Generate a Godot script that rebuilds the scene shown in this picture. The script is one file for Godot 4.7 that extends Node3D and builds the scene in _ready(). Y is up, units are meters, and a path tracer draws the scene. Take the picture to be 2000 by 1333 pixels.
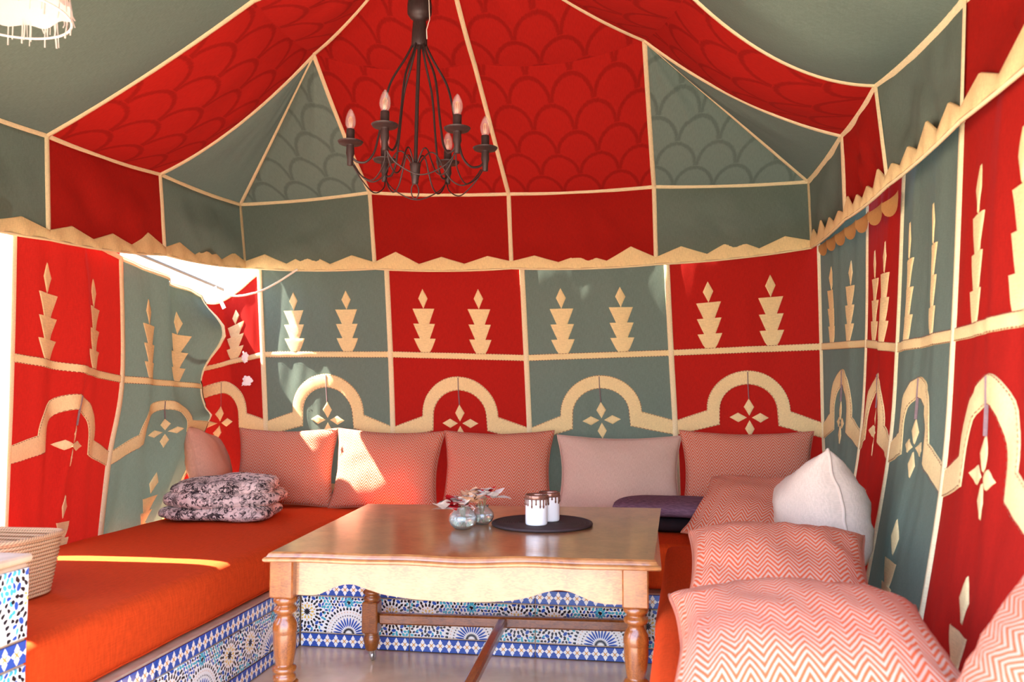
extends Node3D
# A tent lounge: red and green cloth walls with cream applique, cushioned benches round a carved table.

const IN := Vector3(-0.9, 1.3, -3.4)      # a point inside the tent, to tell the inner side of the cloth
var M := {}
var T := {}
var wob := FastNoiseLite.new()
var rng := RandomNumberGenerator.new()

# ------------------------------------------------------------------ mesh building
class MB:
	var v := PackedVector3Array()
	var uv := PackedVector2Array()
	var id := PackedInt32Array()

	func add(p: Vector3, t := Vector2.ZERO) -> int:
		v.append(p); uv.append(t)
		return v.size() - 1

	func tri(a: int, b: int, c: int) -> void:
		id.append(a); id.append(b); id.append(c)

	func quad(a: int, b: int, c: int, d: int) -> void:
		tri(a, b, c); tri(a, c, d)

	# a grid of (nu+1) x (nv+1) points given row by row
	func sheet(pts: PackedVector3Array, uvs: PackedVector2Array, nu: int, nv: int) -> void:
		var o := v.size()
		v.append_array(pts); uv.append_array(uvs)
		for j in nv:
			for i in nu:
				var a := o + j * (nu + 1) + i
				quad(a, a + 1, a + nu + 2, a + nu + 1)

	func rings(rs: Array, closed_ends := true, us := 1.0, vs := 1.0) -> void:
		# rs: array of PackedVector3Array rings of equal length; wraps round
		var n: int = rs[0].size()
		var o := v.size()
		var l := 0.0
		for k in rs.size():
			if k > 0: l += (rs[k][0] as Vector3).distance_to(rs[k - 1][0])
			for i in n + 1: add(rs[k][i % n], Vector2(us * i / n, l * vs))
		for k in rs.size() - 1:
			for i in n:
				var a := o + k * (n + 1) + i
				quad(a, a + 1, a + n + 2, a + n + 1)
		if closed_ends:
			for e in [0, rs.size() - 1]:
				var c := Vector3.ZERO
				for i in n: c += rs[e][i]
				var m := add(c / n)
				var f := v.size()
				for i in n: add(rs[e][i])
				for i in n:
					if e == 0: tri(m, f + (i + 1) % n, f + i)
					else: tri(m, f + i, f + (i + 1) % n)

	func tube(path: Array, r, sides := 8, vs := 1.0, loop := false) -> void:
		var n := path.size()
		var rs := []
		var nx := Vector3.ZERO
		for k in n:
			var p: Vector3 = path[k]
			var a: Vector3 = path[(k - 1 + n) % n] if loop else path[maxi(k - 1, 0)]
			var b: Vector3 = path[(k + 1) % n] if loop else path[mini(k + 1, n - 1)]
			var t := (b - a).normalized()
			if nx == Vector3.ZERO:
				nx = t.cross(Vector3.UP if absf(t.y) < 0.9 else Vector3.RIGHT).normalized()
			nx = (nx - t * nx.dot(t)).normalized()
			var by := t.cross(nx)
			var rr: float = r if r is float else r[k]
			var ring := PackedVector3Array()
			for i in sides:
				var an := TAU * i / sides
				ring.append(p + (nx * cos(an) + by * sin(an)) * rr)
			rs.append(ring)
		if loop: rs.append(rs[0])
		rings(rs, not loop, 1.0, vs)

	func lathe(prof: Array, at: Vector3, sides := 20, cap := true, b := Basis.IDENTITY) -> void:
		var rs := []
		for q in prof:
			var ring := PackedVector3Array()
			for i in sides:
				var an := TAU * i / sides
				ring.append(at + b * Vector3(q.x * cos(an), q.y, -q.x * sin(an)))
			rs.append(ring)
		rings(rs, cap)

	func box(c: Vector3, s: Vector3, bev := 0.004, b := Basis.IDENTITY, us := 1.0) -> void:
		var h := s * 0.5
		bev = minf(bev, minf(h.x, minf(h.y, h.z)) * 0.9)
		var axes := [[0, 1, 2], [1, 2, 0], [2, 0, 1]]
		for ax in axes:
			for sg in [-1.0, 1.0]:
				var q := []
				for k in [[-1, -1], [1, -1], [1, 1], [-1, 1]]:
					var p := Vector3.ZERO
					p[ax[0]] = sg * h[ax[0]]
					p[ax[1]] = k[0] * (h[ax[1]] - bev)
					p[ax[2]] = k[1] * (h[ax[2]] - bev)
					var w := c + b * p
					var t := Vector2(p.x, p.y)
					if ax[0] == 0: t = Vector2(p.z, p.y)
					if ax[0] == 1: t = Vector2(p.x, p.z)
					q.append(add(w, t * us))
				if sg < 0: quad(q[0], q[1], q[2], q[3])
				else: quad(q[3], q[2], q[1], q[0])
		for ax in axes:
			for s1 in [-1.0, 1.0]:
				for s2 in [-1.0, 1.0]:
					var q := []
					for k in [[0, -1], [0, 1], [1, 1], [1, -1]]:
						var p := Vector3.ZERO
						p[ax[0]] = k[1] * (h[ax[0]] - bev)
						p[ax[1]] = s1 * (h[ax[1]] if k[0] == 0 else h[ax[1]] - bev)
						p[ax[2]] = s2 * (h[ax[2]] - bev if k[0] == 0 else h[ax[2]])
						q.append(add(c + b * p, Vector2(p[ax[0]], 0) * us))
					if s1 * s2 < 0: quad(q[0], q[1], q[2], q[3])
					else: quad(q[3], q[2], q[1], q[0])
		for sx in [-1.0, 1.0]:
			for sy in [-1.0, 1.0]:
				for sz in [-1.0, 1.0]:
					var s3 := Vector3(sx, sy, sz)
					var q := []
					for k in 3:
						var p := (h - Vector3.ONE * bev) * s3
						p[k] = h[k] * s3[k]
						q.append(add(c + b * p))
					if sx * sy * sz > 0: tri(q[0], q[2], q[1])
					else: tri(q[0], q[1], q[2])

	func mesh(outward := false) -> ArrayMesh:
		var n := PackedVector3Array()
		n.resize(v.size())
		if outward:
			var vol := 0.0
			var c := Vector3.ZERO
			for p in v: c += p
			c /= maxi(1, v.size())
			for k in range(0, id.size(), 3):
				vol += (v[id[k]] - c).dot((v[id[k + 2]] - c).cross(v[id[k + 1]] - c))
			if vol < 0:
				for k in range(0, id.size(), 3):
					var t := id[k + 1]
					id[k + 1] = id[k + 2]
					id[k + 2] = t
		for k in range(0, id.size(), 3):
			var a := v[id[k]]
			var f := (v[id[k + 2]] - a).cross(v[id[k + 1]] - a)
			n[id[k]] += f; n[id[k + 1]] += f; n[id[k + 2]] += f
		# weld normals of points in the same place along a wrapped seam
		for k in n.size():
			n[k] = n[k].normalized() if n[k].length_squared() > 1e-20 else Vector3.UP
		var arr := []
		arr.resize(Mesh.ARRAY_MAX)
		arr[Mesh.ARRAY_VERTEX] = v
		arr[Mesh.ARRAY_NORMAL] = n
		arr[Mesh.ARRAY_TEX_UV] = uv
		arr[Mesh.ARRAY_INDEX] = id
		var m := ArrayMesh.new()
		m.add_surface_from_arrays(Mesh.PRIMITIVE_TRIANGLES, arr)
		return m

func numbered(n: String) -> String:
	if not has_node(n): return n
	var k := 1
	while has_node("%s_%03d" % [n, k]): k += 1
	return "%s_%03d" % [n, k]

func obj(called: String, mb: MB, mat: Material, parent: Node3D = null, outward := false) -> MeshInstance3D:
	var o := MeshInstance3D.new()
	o.mesh = mb.mesh(outward)
	o.material_override = mat
	if parent == null:
		o.name = numbered(called); add_child(o, true)
	else:
		o.name = called; parent.add_child(o, true)
	return o

func thing(called: String, label: String, category: String, at := Vector3.ZERO, group := "") -> Node3D:
	var o := Node3D.new()
	o.name = numbered(called); add_child(o, true)
	o.position = at
	return tag(o, label, category, group)

func tag(o: Node3D, label: String, category: String, group := "") -> Node3D:
	o.set_meta("label", label); o.set_meta("category", category)
	if group: o.set_meta("group", group)
	return o

func struct(called: String, label: String, category: String) -> Node3D:
	var o := thing(called, label, category)
	o.set_meta("kind", "structure")
	return o

func V(x: float, y: float, z: float) -> Vector3: return Vector3(x, y, z)

func spline(ps: Array, per := 6, loop := false) -> Array:
	var out := []
	var n := ps.size()
	for k in (n if loop else n - 1):
		var a: Vector3 = ps[(k - 1 + n) % n] if loop or k > 0 else ps[0]
		var b: Vector3 = ps[k]
		var c: Vector3 = ps[(k + 1) % n]
		var d: Vector3 = ps[(k + 2) % n] if loop or k + 2 < n else ps[n - 1]
		for j in per: out.append(b.cubic_interpolate(c, a, d, float(j) / per))
	if not loop: out.append(ps[n - 1])
	return out

# ------------------------------------------------------------------ textures
func painted(w: int, h: int, fn: Callable) -> ImageTexture:
	var d := PackedByteArray()
	d.resize(w * h * 3)
	for y in h:
		for x in w:
			var c: Color = fn.call(x, y)
			var o := (y * w + x) * 3
			d[o] = clampi(int(c.r * 255.0 + 0.5), 0, 255)
			d[o + 1] = clampi(int(c.g * 255.0 + 0.5), 0, 255)
			d[o + 2] = clampi(int(c.b * 255.0 + 0.5), 0, 255)
	return ImageTexture.create_from_image(Image.create_from_data(w, h, false, Image.FORMAT_RGB8, d))

func rgb(r: int, g: int, b: int) -> Color: return Color(r / 255.0, g / 255.0, b / 255.0)

func noise_tex(freq: float, lo: Color, hi: Color, size := 512, oct := 4, s := 1) -> NoiseTexture2D:
	var n := FastNoiseLite.new()
	n.seed = s; n.frequency = freq; n.fractal_octaves = oct
	var t := NoiseTexture2D.new()
	t.width = size; t.height = size; t.seamless = true; t.noise = n
	var g := Gradient.new()
	g.set_color(0, lo); g.set_color(1, hi)
	t.color_ramp = g
	return t

# petal: kind 0 ellipse, 1 diamond, 2 drop
func blob(im: Image, cx: float, cy: float, ang: float, rx: float, ry: float, kind: int, c: Color) -> void:
	var r := maxf(rx, ry) + 1.0
	var ca := cos(ang)
	var sa := sin(ang)
	for y in range(maxi(0, int(cy - r)), mini(im.get_height(), int(cy + r) + 2)):
		for x in range(int(cx - r), int(cx + r) + 2):
			var dx := x + 0.5 - cx
			var dy := y + 0.5 - cy
			var u := (dx * ca + dy * sa) / rx
			var w := (-dx * sa + dy * ca) / ry
			var q := 0.0
			if kind == 0: q = sqrt(u * u + w * w)
			elif kind == 1: q = absf(u) + absf(w)
			else: q = sqrt(u * u + w * w * (1.6 + 1.1 * u))
			var k := clampf((1.0 - q) * minf(rx, ry) + 0.5, 0.0, 1.0)
			if k > 0.0:
				var xx := posmod(x, im.get_width())
				im.set_pixel(xx, y, im.get_pixel(xx, y).lerp(c, k))

func tile_field() -> ImageTexture:
	var W := 1024
	var H := 296
	var im := Image.create(W, H, false, Image.FORMAT_RGB8)
	var white := rgb(238, 232, 224)
	var black := rgb(34, 28, 34)
	var blue := rgb(44, 78, 160)
	var teal := rgb(74, 168, 184)
	var yel := rgb(228, 186, 92)
	im.fill(white)
	var star := [Vector2(150, 128), Vector2(874, 128)]
	var fan := Vector2(512, H)
	# scattered small pieces in rough hexagonal order
	var r2 := RandomNumberGenerator.new()
	r2.seed = 5
	var row := 0
	var y := 14.0
	while y < H:
		var x := 8.0 + 14.0 * (row % 2)
		while x < W:
			var p := Vector2(x, y)
			if p.distance_to(star[0]) > 150 and p.distance_to(star[1]) > 150 and p.distance_to(fan) > 228:
				var pick := r2.randf()
				var col := black if pick < 0.42 else (blue if pick < 0.74 else teal)
				blob(im, x, y, r2.randf() * TAU, 14 if pick > 0.42 else 11, 9.5, 2 if pick < 0.8 else 0, col)
			x += 28.0
		y += 24.0; row += 1
	for s in star:
		for k in 10:
			var a: float = TAU * k / 10.0
			var d := Vector2(cos(a), sin(a))
			blob(im, s.x + d.x * 18, s.y + d.y * 18, a, 16, 6, 1, black)
			blob(im, s.x + d.x * 46, s.y + d.y * 46, a + PI, 13, 10, 2, yel)
			a += PI / 10.0
			d = Vector2(cos(a), sin(a))
			blob(im, s.x + d.x * 66, s.y + d.y * 66, a, 11, 6, 1, yel.lerp(rgb(214, 120, 60), 0.4))
		blob(im, s.x, s.y, 0, 14, 14, 0, black)
		for k in 20:
			var a: float = TAU * (k + 0.5) / 20.0
			var d := Vector2(cos(a), sin(a))
			blob(im, s.x + d.x * 94, s.y + d.y * 94, a, 15, 10, 2, black)
			if k % 2 == 0:
				blob(im, s.x + d.x * 122, s.y + d.y * 122, a + PI / 2, 18, 12, 0, blue)
			else:
				blob(im, s.x + d.x * 120, s.y + d.y * 120, a, 12, 11, 2, black)
			blob(im, s.x + cos(a + 0.16) * 141, s.y + sin(a + 0.16) * 141, a, 11, 9, 0, teal if k % 3 == 0 else black)
	for k in 22:
		var a := PI + PI * (k + 0.5) / 22.0
		var d := Vector2(cos(a), sin(a))
		blob(im, fan.x + d.x * 40, fan.y + d.y * 40, a, 15, 3.5, 1, black)
		blob(im, fan.x + d.x * 148, fan.y + d.y * 148, a, 10, 3, 1, black)
		blob(im, fan.x + d.x * 148, fan.y + d.y * 148, a + PI / 2, 8, 3, 1, black)
		blob(im, fan.x + d.x * 176, fan.y + d.y * 176, a, 8, 6, 1, rgb(226, 190, 160))
		blob(im, fan.x + d.x * 205, fan.y + d.y * 205, a, 13, 10, 2, black)
	for k in 14:
		var a := PI + PI * (k + 0.5) / 14.0
		blob(im, fan.x + cos(a) * 96, fan.y + sin(a) * 96, a, 36, 7.0, 0, blue)
	for k in 10:
		var a := TAU * k / 10.0
		blob(im, 512 + cos(a) * 32, 44 + sin(a) * 32, a, 15, 9, 2, teal)
	blob(im, 512, 44, 0, 12, 12, 0, black)
	for x in W:
		for yy in [0, 1, 2, H - 1, H - 2]: im.set_pixel(x, yy, rgb(225, 215, 205))
	return ImageTexture.create_from_image(im)

func tile_border() -> ImageTexture:
	var W := 1024
	var H := 112
	var im := Image.create(W, H, false, Image.FORMAT_RGB8)
	im.fill(rgb(50, 80, 160))
	var st := W / 14.0
	for k in 14:
		var cx := (k + 0.5) * st
		for a in 4:
			var an := a * PI / 2
			blob(im, cx + cos(an) * 17, 56 + sin(an) * 24, an, 20 if a % 2 == 0 else 27, 17, 1, rgb(240, 232, 222))
			blob(im, cx + cos(an) * 15, 56 + sin(an) * 20, an, 18, 12, 0, rgb(240, 232, 222))
		for a in 4:
			var an := a * PI / 2 + PI / 4
			blob(im, cx + cos(an) * 9, 56 + sin(an) * 9, an, 10, 3.5, 0, rgb(214, 140, 50))
	for x in W:
		for yy in [0, 1, 2, H - 1, H - 2, H - 3]: im.set_pixel(x, yy, rgb(232, 224, 214))
		for yy in [3, 4, H - 4, H - 5]: im.set_pixel(x, yy, rgb(40, 46, 90))
	return ImageTexture.create_from_image(im)

func blanket_print() -> ImageTexture:
	var S := 640
	var im := Image.create(S, S, false, Image.FORMAT_RGB8)
	var light := rgb(240, 222, 216)
	var dark := rgb(36, 24, 28)
	im.fill(light)
	var r2 := RandomNumberGenerator.new()
	r2.seed = 11
	for k in 26:
		var cx := r2.randf() * S
		var cy := r2.randf_range(40, S - 40)
		var R := r2.randf_range(26, 58)
		var a0 := r2.randf() * TAU
		var style := r2.randi() % 3
		if style == 0:      # ringed flower
			blob(im, cx, cy, 0, R, R, 0, dark)
			for j in 22:
				var a := TAU * j / 22.0
				blob(im, cx + cos(a) * R * 0.72, cy + sin(a) * R * 0.72, a, R * 0.24, 3.2, 0, light)
			blob(im, cx, cy, 0, R * 0.42, R * 0.42, 0, light)
			blob(im, cx, cy, 0, R * 0.3, R * 0.3, 0, dark)
			blob(im, cx + 3, cy - 2, 0, R * 0.12, R * 0.12, 0, light)
		elif style == 1:    # leaf spray
			for j in 9:
				var a := a0 + (j - 4) * 0.33
				blob(im, cx + cos(a) * R * 0.7, cy + sin(a) * R * 0.7, a, R * 0.6, R * 0.14, 2, dark)
			blob(im, cx, cy, 0, 9, 9, 0, dark)
		else:               # scroll
			for j in 46:
				var a := a0 + j * 0.2
				var rr := R * (1.0 - j / 50.0)
				blob(im, cx + cos(a) * rr, cy + sin(a) * rr, 0, 4.6, 4.6, 0, dark)
	for k in 560:
		var cx := r2.randf() * S
		var cy := r2.randf_range(12, S - 12)
		var a := r2.randf() * TAU
		var c := dark if r2.randf() < 0.84 else light
		for j in 9:
			blob(im, cx + cos(a) * j * 3.0, cy + sin(a) * j * 3.0, a, 6.5 - j * 0.45, 5.4 - j * 0.42, 0, c)
			a += 0.26
	return ImageTexture.create_from_image(im)

func make_textures() -> void:
	var n := FastNoiseLite.new()
	n.seed = 3; n.frequency = 0.05
	T.weave = painted(256, 256, func(x, y):
		var k := 0.93 + 0.05 * sin(x * TAU / 4.0) * sin(y * TAU / 4.0) + 0.07 * n.get_noise_2d(x * 3.0, y * 0.3) + 0.05 * n.get_noise_2d(x * 0.4 + 90.0, y * 4.0) + 0.05 * n.get_noise_2d(x * 9.0, y * 9.0)
		return Color(k, k, k))
	# outer layer's scallop shadow painted into the roof cloth: two rows to a repeat
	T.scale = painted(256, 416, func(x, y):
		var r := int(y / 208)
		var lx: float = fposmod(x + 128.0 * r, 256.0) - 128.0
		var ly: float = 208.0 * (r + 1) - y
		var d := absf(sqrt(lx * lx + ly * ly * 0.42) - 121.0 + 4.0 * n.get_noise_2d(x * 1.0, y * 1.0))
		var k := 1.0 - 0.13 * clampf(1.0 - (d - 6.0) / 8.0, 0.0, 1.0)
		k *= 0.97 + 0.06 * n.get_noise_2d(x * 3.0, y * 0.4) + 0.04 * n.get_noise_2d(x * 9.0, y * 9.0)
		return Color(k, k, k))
	T.herring = painted(128, 128, func(x, y):
		var z := absf(fposmod(x / 128.0 + 0.5, 1.0) - 0.5) * 2.0
		var s := fposmod(y / 128.0 * 2.0 + z * 2.1, 1.0)
		var k := clampf((0.25 - absf(s - 0.5)) * 7.0 + 0.5, 0.0, 1.0)
		var f := fposmod(y / 128.0 * 8.0 + z * 8.4 + x / 16.0, 1.0)
		return rgb(186, 146, 126).lerp(rgb(188, 76, 44), k * (0.86 + 0.14 * f)))
	T.wood = painted(1024, 512, func(x, y):
		var w := n.get_noise_2d(x * 0.12, y * 1.2) * 9.0 + n.get_noise_2d(x * 0.5, y * 7.0) * 1.3
		var k := 0.5 + 0.3 * sin(w * 2.2 + y * 0.02) + 0.35 * n.get_noise_2d(x * 0.6 + 40.0, y * 14.0)
		var b := 0.5 + 0.9 * n.get_noise_2d(x * 0.22 + 300.0, y * 0.35)
		var c := rgb(104, 62, 34).lerp(rgb(166, 114, 66), clampf(k, 0, 1))
		return c.lerp(rgb(190, 138, 88), clampf(b, 0, 1) * 0.5))
	T.field = tile_field()
	T.border = tile_border()
	T.blanket = blanket_print()
	T.jute = painted(128, 128, func(x, y):
		var s := sin((x + y * 1.0) * TAU / 32.0) * 0.5 + 0.5
		var k := 0.74 + 0.26 * s + 0.1 * n.get_noise_2d(x * 5.0, y * 5.0)
		return Color(k, k, k))

func mat(c: Color, rough := 0.85, tex: Texture2D = null, uvs := 1.0) -> StandardMaterial3D:
	var m := StandardMaterial3D.new()
	m.albedo_color = c
	m.roughness = rough
	m.cull_mode = BaseMaterial3D.CULL_DISABLED
	if tex:
		m.albedo_texture = tex
		m.uv1_scale = Vector3(uvs, uvs, uvs)
	return m

func cloth(c: Color, through := 0.3, tex: Texture2D = null, uvs := 6.0) -> StandardMaterial3D:
	var m := mat(c, 0.95, tex if tex else T.weave, uvs)
	m.metallic_specular = 0.2
	if through > 0.0:
		m.backlight_enabled = true
		m.backlight = Color(through, through, through).linear_to_srgb()
	return m

func make_materials() -> void:
	var red := rgb(150, 26, 19)
	var green := rgb(98, 110, 97)
	M.red = cloth(red, 0.14)
	M.green = cloth(green, 0.1)
	M.roof_red_plain = cloth(red, 0.035)
	M.roof_green_plain = cloth(green, 0.035)
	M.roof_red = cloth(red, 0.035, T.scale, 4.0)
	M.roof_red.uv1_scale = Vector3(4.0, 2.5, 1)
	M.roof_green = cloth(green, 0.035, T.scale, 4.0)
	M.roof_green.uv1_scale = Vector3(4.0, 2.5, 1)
	M.cream = cloth(rgb(250, 224, 164), 0.3)
	M.tape = cloth(rgb(250, 232, 184), 0.3)
	M.fly = cloth(rgb(196, 146, 88), 0.1)
	M.string = cloth(rgb(140, 116, 116), 0.0)
	M.seat = cloth(rgb(216, 72, 26), 0.0, null, 4.0)
	M.herring = mat(Color.WHITE, 0.95, T.herring, 1.0)
	M.herring.uv1_scale = Vector3(1 / 0.062, 1 / 0.042, 1)
	M.herring.metallic_specular = 0.2
	M.piping = mat(rgb(198, 116, 90), 0.95, T.jute, 1.0)
	M.piping.uv1_scale = Vector3(1, 40, 1)
	M.linen = cloth(rgb(206, 172, 152), 0.0, null, 9.0)
	M.linen_pale = cloth(rgb(212, 190, 172), 0.0, null, 9.0)
	M.linen_rose = cloth(rgb(206, 152, 128), 0.0, null, 9.0)
	M.wood = mat(Color(1.0, 0.96, 0.92), 0.3, T.wood, 0.9)
	M.wood.clearcoat_enabled = true
	M.wood.clearcoat = 0.8
	M.wood.metallic_specular = 0.6
	M.wood.clearcoat_roughness = 0.18
	M.wood_turned = mat(rgb(228, 190, 140), 0.28, T.wood, 1.0)
	M.wood_turned.clearcoat_enabled = true
	M.wood_turned.clearcoat = 0.6
	M.wood_turned.clearcoat_roughness = 0.12
	M.tile_field = mat(Color.WHITE, 0.16, T.field, 1.0)
	M.tile_border = mat(Color.WHITE, 0.16, T.border, 1.0)
	M.plaster = mat(rgb(206, 176, 148), 0.55, noise_tex(0.01, rgb(220, 210, 200), Color.WHITE), 1.5)
	M.floor = mat(rgb(248, 212, 170), 0.22, noise_tex(0.006, rgb(196, 186, 176), Color.WHITE, 512, 5, 8), 0.5)
	M.floor.metallic_specular = 0.8
	M.iron = mat(rgb(62, 46, 44), 0.5, noise_tex(0.02, rgb(190, 170, 170), Color.WHITE), 3.0)
	M.iron.metallic = 0.2
	M.blanket = mat(Color(0.92, 0.9, 0.88), 0.95, T.blanket, 1.9)
	M.blanket.uv1_triplanar = true
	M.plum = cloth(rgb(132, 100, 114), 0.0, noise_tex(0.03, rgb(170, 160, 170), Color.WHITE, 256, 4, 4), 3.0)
	M.plum_shadow = cloth(rgb(44, 32, 34), 0.0, null, 6.0)
	M.jute = mat(rgb(224, 178, 132), 0.9, T.jute, 1.0)
	M.jute.uv1_scale = Vector3(1, 22, 1)
	M.mat_dark = mat(rgb(56, 36, 36), 0.7, T.jute, 8.0)
	M.white = mat(rgb(240, 238, 234), 0.6)
	M.paper = mat(rgb(240, 232, 228), 0.9)
	M.rope = mat(rgb(244, 232, 214), 0.9)
	M.ceramic = mat(rgb(232, 226, 224), 0.25)
	M.drip = mat(rgb(128, 86, 70), 0.2)
	M.drip.metallic = 0.45
	M.petal_white = cloth(rgb(246, 226, 212), 0.3)
	M.petal_red = cloth(rgb(204, 28, 34), 0.2)
	M.petal_peach = cloth(rgb(248, 196, 156), 0.3)
	M.stem = mat(rgb(150, 138, 92), 0.7)
	M.pole = mat(rgb(66, 58, 48), 0.8)
	M.thread = mat(rgb(128, 66, 48), 0.9)
	M.steel = mat(rgb(200, 190, 180), 0.3)
	M.steel.metallic = 0.8
	var g := mat(Color(0.96, 0.99, 0.98, 0.06), 0.03)
	g.refraction_enabled = true
	g.refraction_scale = 0.05
	g.cull_mode = BaseMaterial3D.CULL_BACK
	M.glass = g
	var b := mat(Color(1, 0.98, 0.96, 0.1), 0.05)
	b.transparency = BaseMaterial3D.TRANSPARENCY_ALPHA
	M.bulb = b
	M.filament = mat(rgb(240, 190, 120), 0.4)
	M.raffia = cloth(rgb(252, 248, 242), 0.6)

# ------------------------------------------------------------------ cloth walls
# A panel is a patch of cloth hung between two seams. s runs across it (0..1), h up it (design metres; the bench
# top is at 0.55, the long band at 1.565, the top of the wall at 2.16).
const HL := [0.42, 1.04, 1.565, 2.16]

class ClothPanel:
	var cols := []          # columns of points at the design heights HL
	var at := []            # the s of each column
	var bulge := 0.0
	var fold = null
	var wob: FastNoiseLite
	var inward := Vector3.ZERO
	var key := 0.0

	func lift(c: Array, h: float) -> Vector3:
		var k := 0
		while k < 2 and h > HL[k + 1]: k += 1
		var w: float = (h - HL[k]) / (HL[k + 1] - HL[k])
		if w > 1.0 or w < 0.0: return (c[k] as Vector3) + ((c[k + 1] as Vector3) - c[k]) * w
		return (c[k] as Vector3).cubic_interpolate(c[k + 1], c[maxi(k - 1, 0)], c[mini(k + 2, 3)], w)

	func row(h: float) -> Array:
		var r := []
		for c in cols: r.append(lift(c, h))
		return r

	func on(r: Array, s: float, h: float) -> Vector3:
		var k := 0
		while k < at.size() - 2 and s > at[k + 1]: k += 1
		var w: float = (s - at[k]) / (at[k + 1] - at[k])
		var p: Vector3
		if at.size() == 2: p = (r[0] as Vector3).lerp(r[1], s)
		else: p = (r[k] as Vector3).cubic_interpolate(r[k + 1], r[maxi(k - 1, 0)], r[mini(k + 2, at.size() - 1)], w)
		var e := sin(PI * clampf(s, 0, 1))
		p += inward * (bulge * e + wob.get_noise_3d(s * 55.0 + key * 90.0, h * 16.0, key * 37.0) * 0.03 * e + wob.get_noise_3d(s * 120.0 + key * 50.0, h * 25.0, key * 11.0) * 0.007 * e)
		if fold != null:
			var f = fold.call(s, h)
			p += f if f is Vector3 else inward * float(f)
		return p

	func P(s: float, h: float) -> Vector3: return on(row(h), s, h)

	func N(s: float, h: float) -> Vector3:
		var n := (P(s + 0.012, h) - P(s - 0.012, h)).cross(P(s, h + 0.012) - P(s, h - 0.012)).normalized()
		return n if n.dot(inward) > 0 else -n

	func Q(s: float, h: float, off: float) -> Vector3: return P(s, h) + N(s, h) * off

var panel_count := 0

func new_panel(cols: Array, at: Array, bulge := 0.0, fold = null) -> ClothPanel:
	var p := ClothPanel.new()
	p.cols = cols; p.at = at; p.bulge = bulge; p.fold = fold; p.wob = wob
	panel_count += 1
	p.key = panel_count
	var a: Vector3 = cols[0][1]
	var b: Vector3 = cols[cols.size() - 1][1]
	var n := (b - a).cross(Vector3.UP).normalized()
	p.inward = n if n.dot(IN - a) > 0 else -n
	return p

func panel_mesh(p: ClothPanel, nu: int, nv: int, h0: float, h1: float) -> MB:
	var mb := MB.new()
	var pts := PackedVector3Array()
	var uvs := PackedVector2Array()
	for j in nv + 1:
		var h := lerpf(h0, h1, float(j) / nv)
		var r := p.row(h)
		for i in nu + 1:
			var s := float(i) / nu
			pts.append(p.on(r, s, h)); uvs.append(Vector2(s * 0.95 + p.key * 0.37, -h))
	mb.sheet(pts, uvs, nu, nv)
	return mb

# a strip of cloth sewn on: a list of pairs of (s, h) for its two edges, raised in the middle
func sewn(p: ClothPanel, pairs: Array, thick := 0.006) -> MB:
	var mb := MB.new()
	var pts := PackedVector3Array()
	var uvs := PackedVector2Array()
	var l := 0.0
	for k in pairs.size():
		var a: Vector2 = pairs[k][0]
		var b: Vector2 = pairs[k][1]
		if k > 0: l += ((a + b) * 0.5 - (pairs[k - 1][0] + pairs[k - 1][1]) * 0.5).length()
		for q in [[0.0, 0.001], [0.06, thick], [0.5, thick + 0.001], [0.94, thick], [1.0, 0.001]]:
			var m := a.lerp(b, q[0])
			pts.append(p.Q(m.x, m.y, q[1])); uvs.append(Vector2(l, q[0] * 0.1))
	mb.sheet(pts, uvs, 4, pairs.size() - 1)
	return mb

# running stitch along both edges of a sewn strip
func stitch(p: ClothPanel, pairs: Array, parent: Node3D) -> void:
	var mb := MB.new()
	for e in 2:
		var l := 0.0
		for k in pairs.size() - 1:
			var a: Vector2 = (pairs[k][e] as Vector2).lerp(pairs[k][1 - e], 0.03)
			var b: Vector2 = (pairs[k + 1][e] as Vector2).lerp(pairs[k + 1][1 - e], 0.03)
			var m := Vector2((b.x - a.x) * 0.95, b.y - a.y)
			var len := m.length()
			if len < 0.004: continue
			var nn := Vector2(-m.y / 0.95, m.x) / len * 0.0016
			var n := maxi(1, int(round(len / 0.021)))
			for j in n:
				var q0 := a.lerp(b, (j + 0.2) / n)
				var q1 := a.lerp(b, (j + 0.8) / n)
				var id := []
				for q in [q0 - nn, q0 + nn, q1 + nn, q1 - nn]: id.append(mb.add(p.Q(q.x, q.y, 0.0075)))
				mb.quad(id[0], id[1], id[2], id[3])
	var o := obj("stitching", mb, M.thread, parent)
	o.set_meta("kind", "stuff")

# a flat convex piece sewn on
func patch(p: ClothPanel, poly: Array, thick := 0.006) -> MB:
	var mb := MB.new()
	var c := Vector2.ZERO
	var ed := []
	for k in poly.size():
		var a: Vector2 = poly[k]
		var b: Vector2 = poly[(k + 1) % poly.size()]
		for j in 3: ed.append(a.lerp(b, j / 3.0))
		c += a
	c /= poly.size()
	var m := mb.add(p.Q(c.x, c.y, thick), c)
	var n := ed.size()
	for q in [[1.0, 0.001], [0.9, thick], [0.5, thick]]:
		for e in ed:
			var g: Vector2 = c.lerp(e, q[0])
			mb.add(p.Q(g.x, g.y, q[1]), g)
	for i in n:
		var i2 := (i + 1) % n
		for k in 2: mb.quad(1 + k * n + i, 1 + k * n + i2, 1 + (k + 1) * n + i2, 1 + (k + 1) * n + i)
		mb.tri(1 + 2 * n + i, 1 + 2 * n + i2, m)
	return mb

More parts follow.
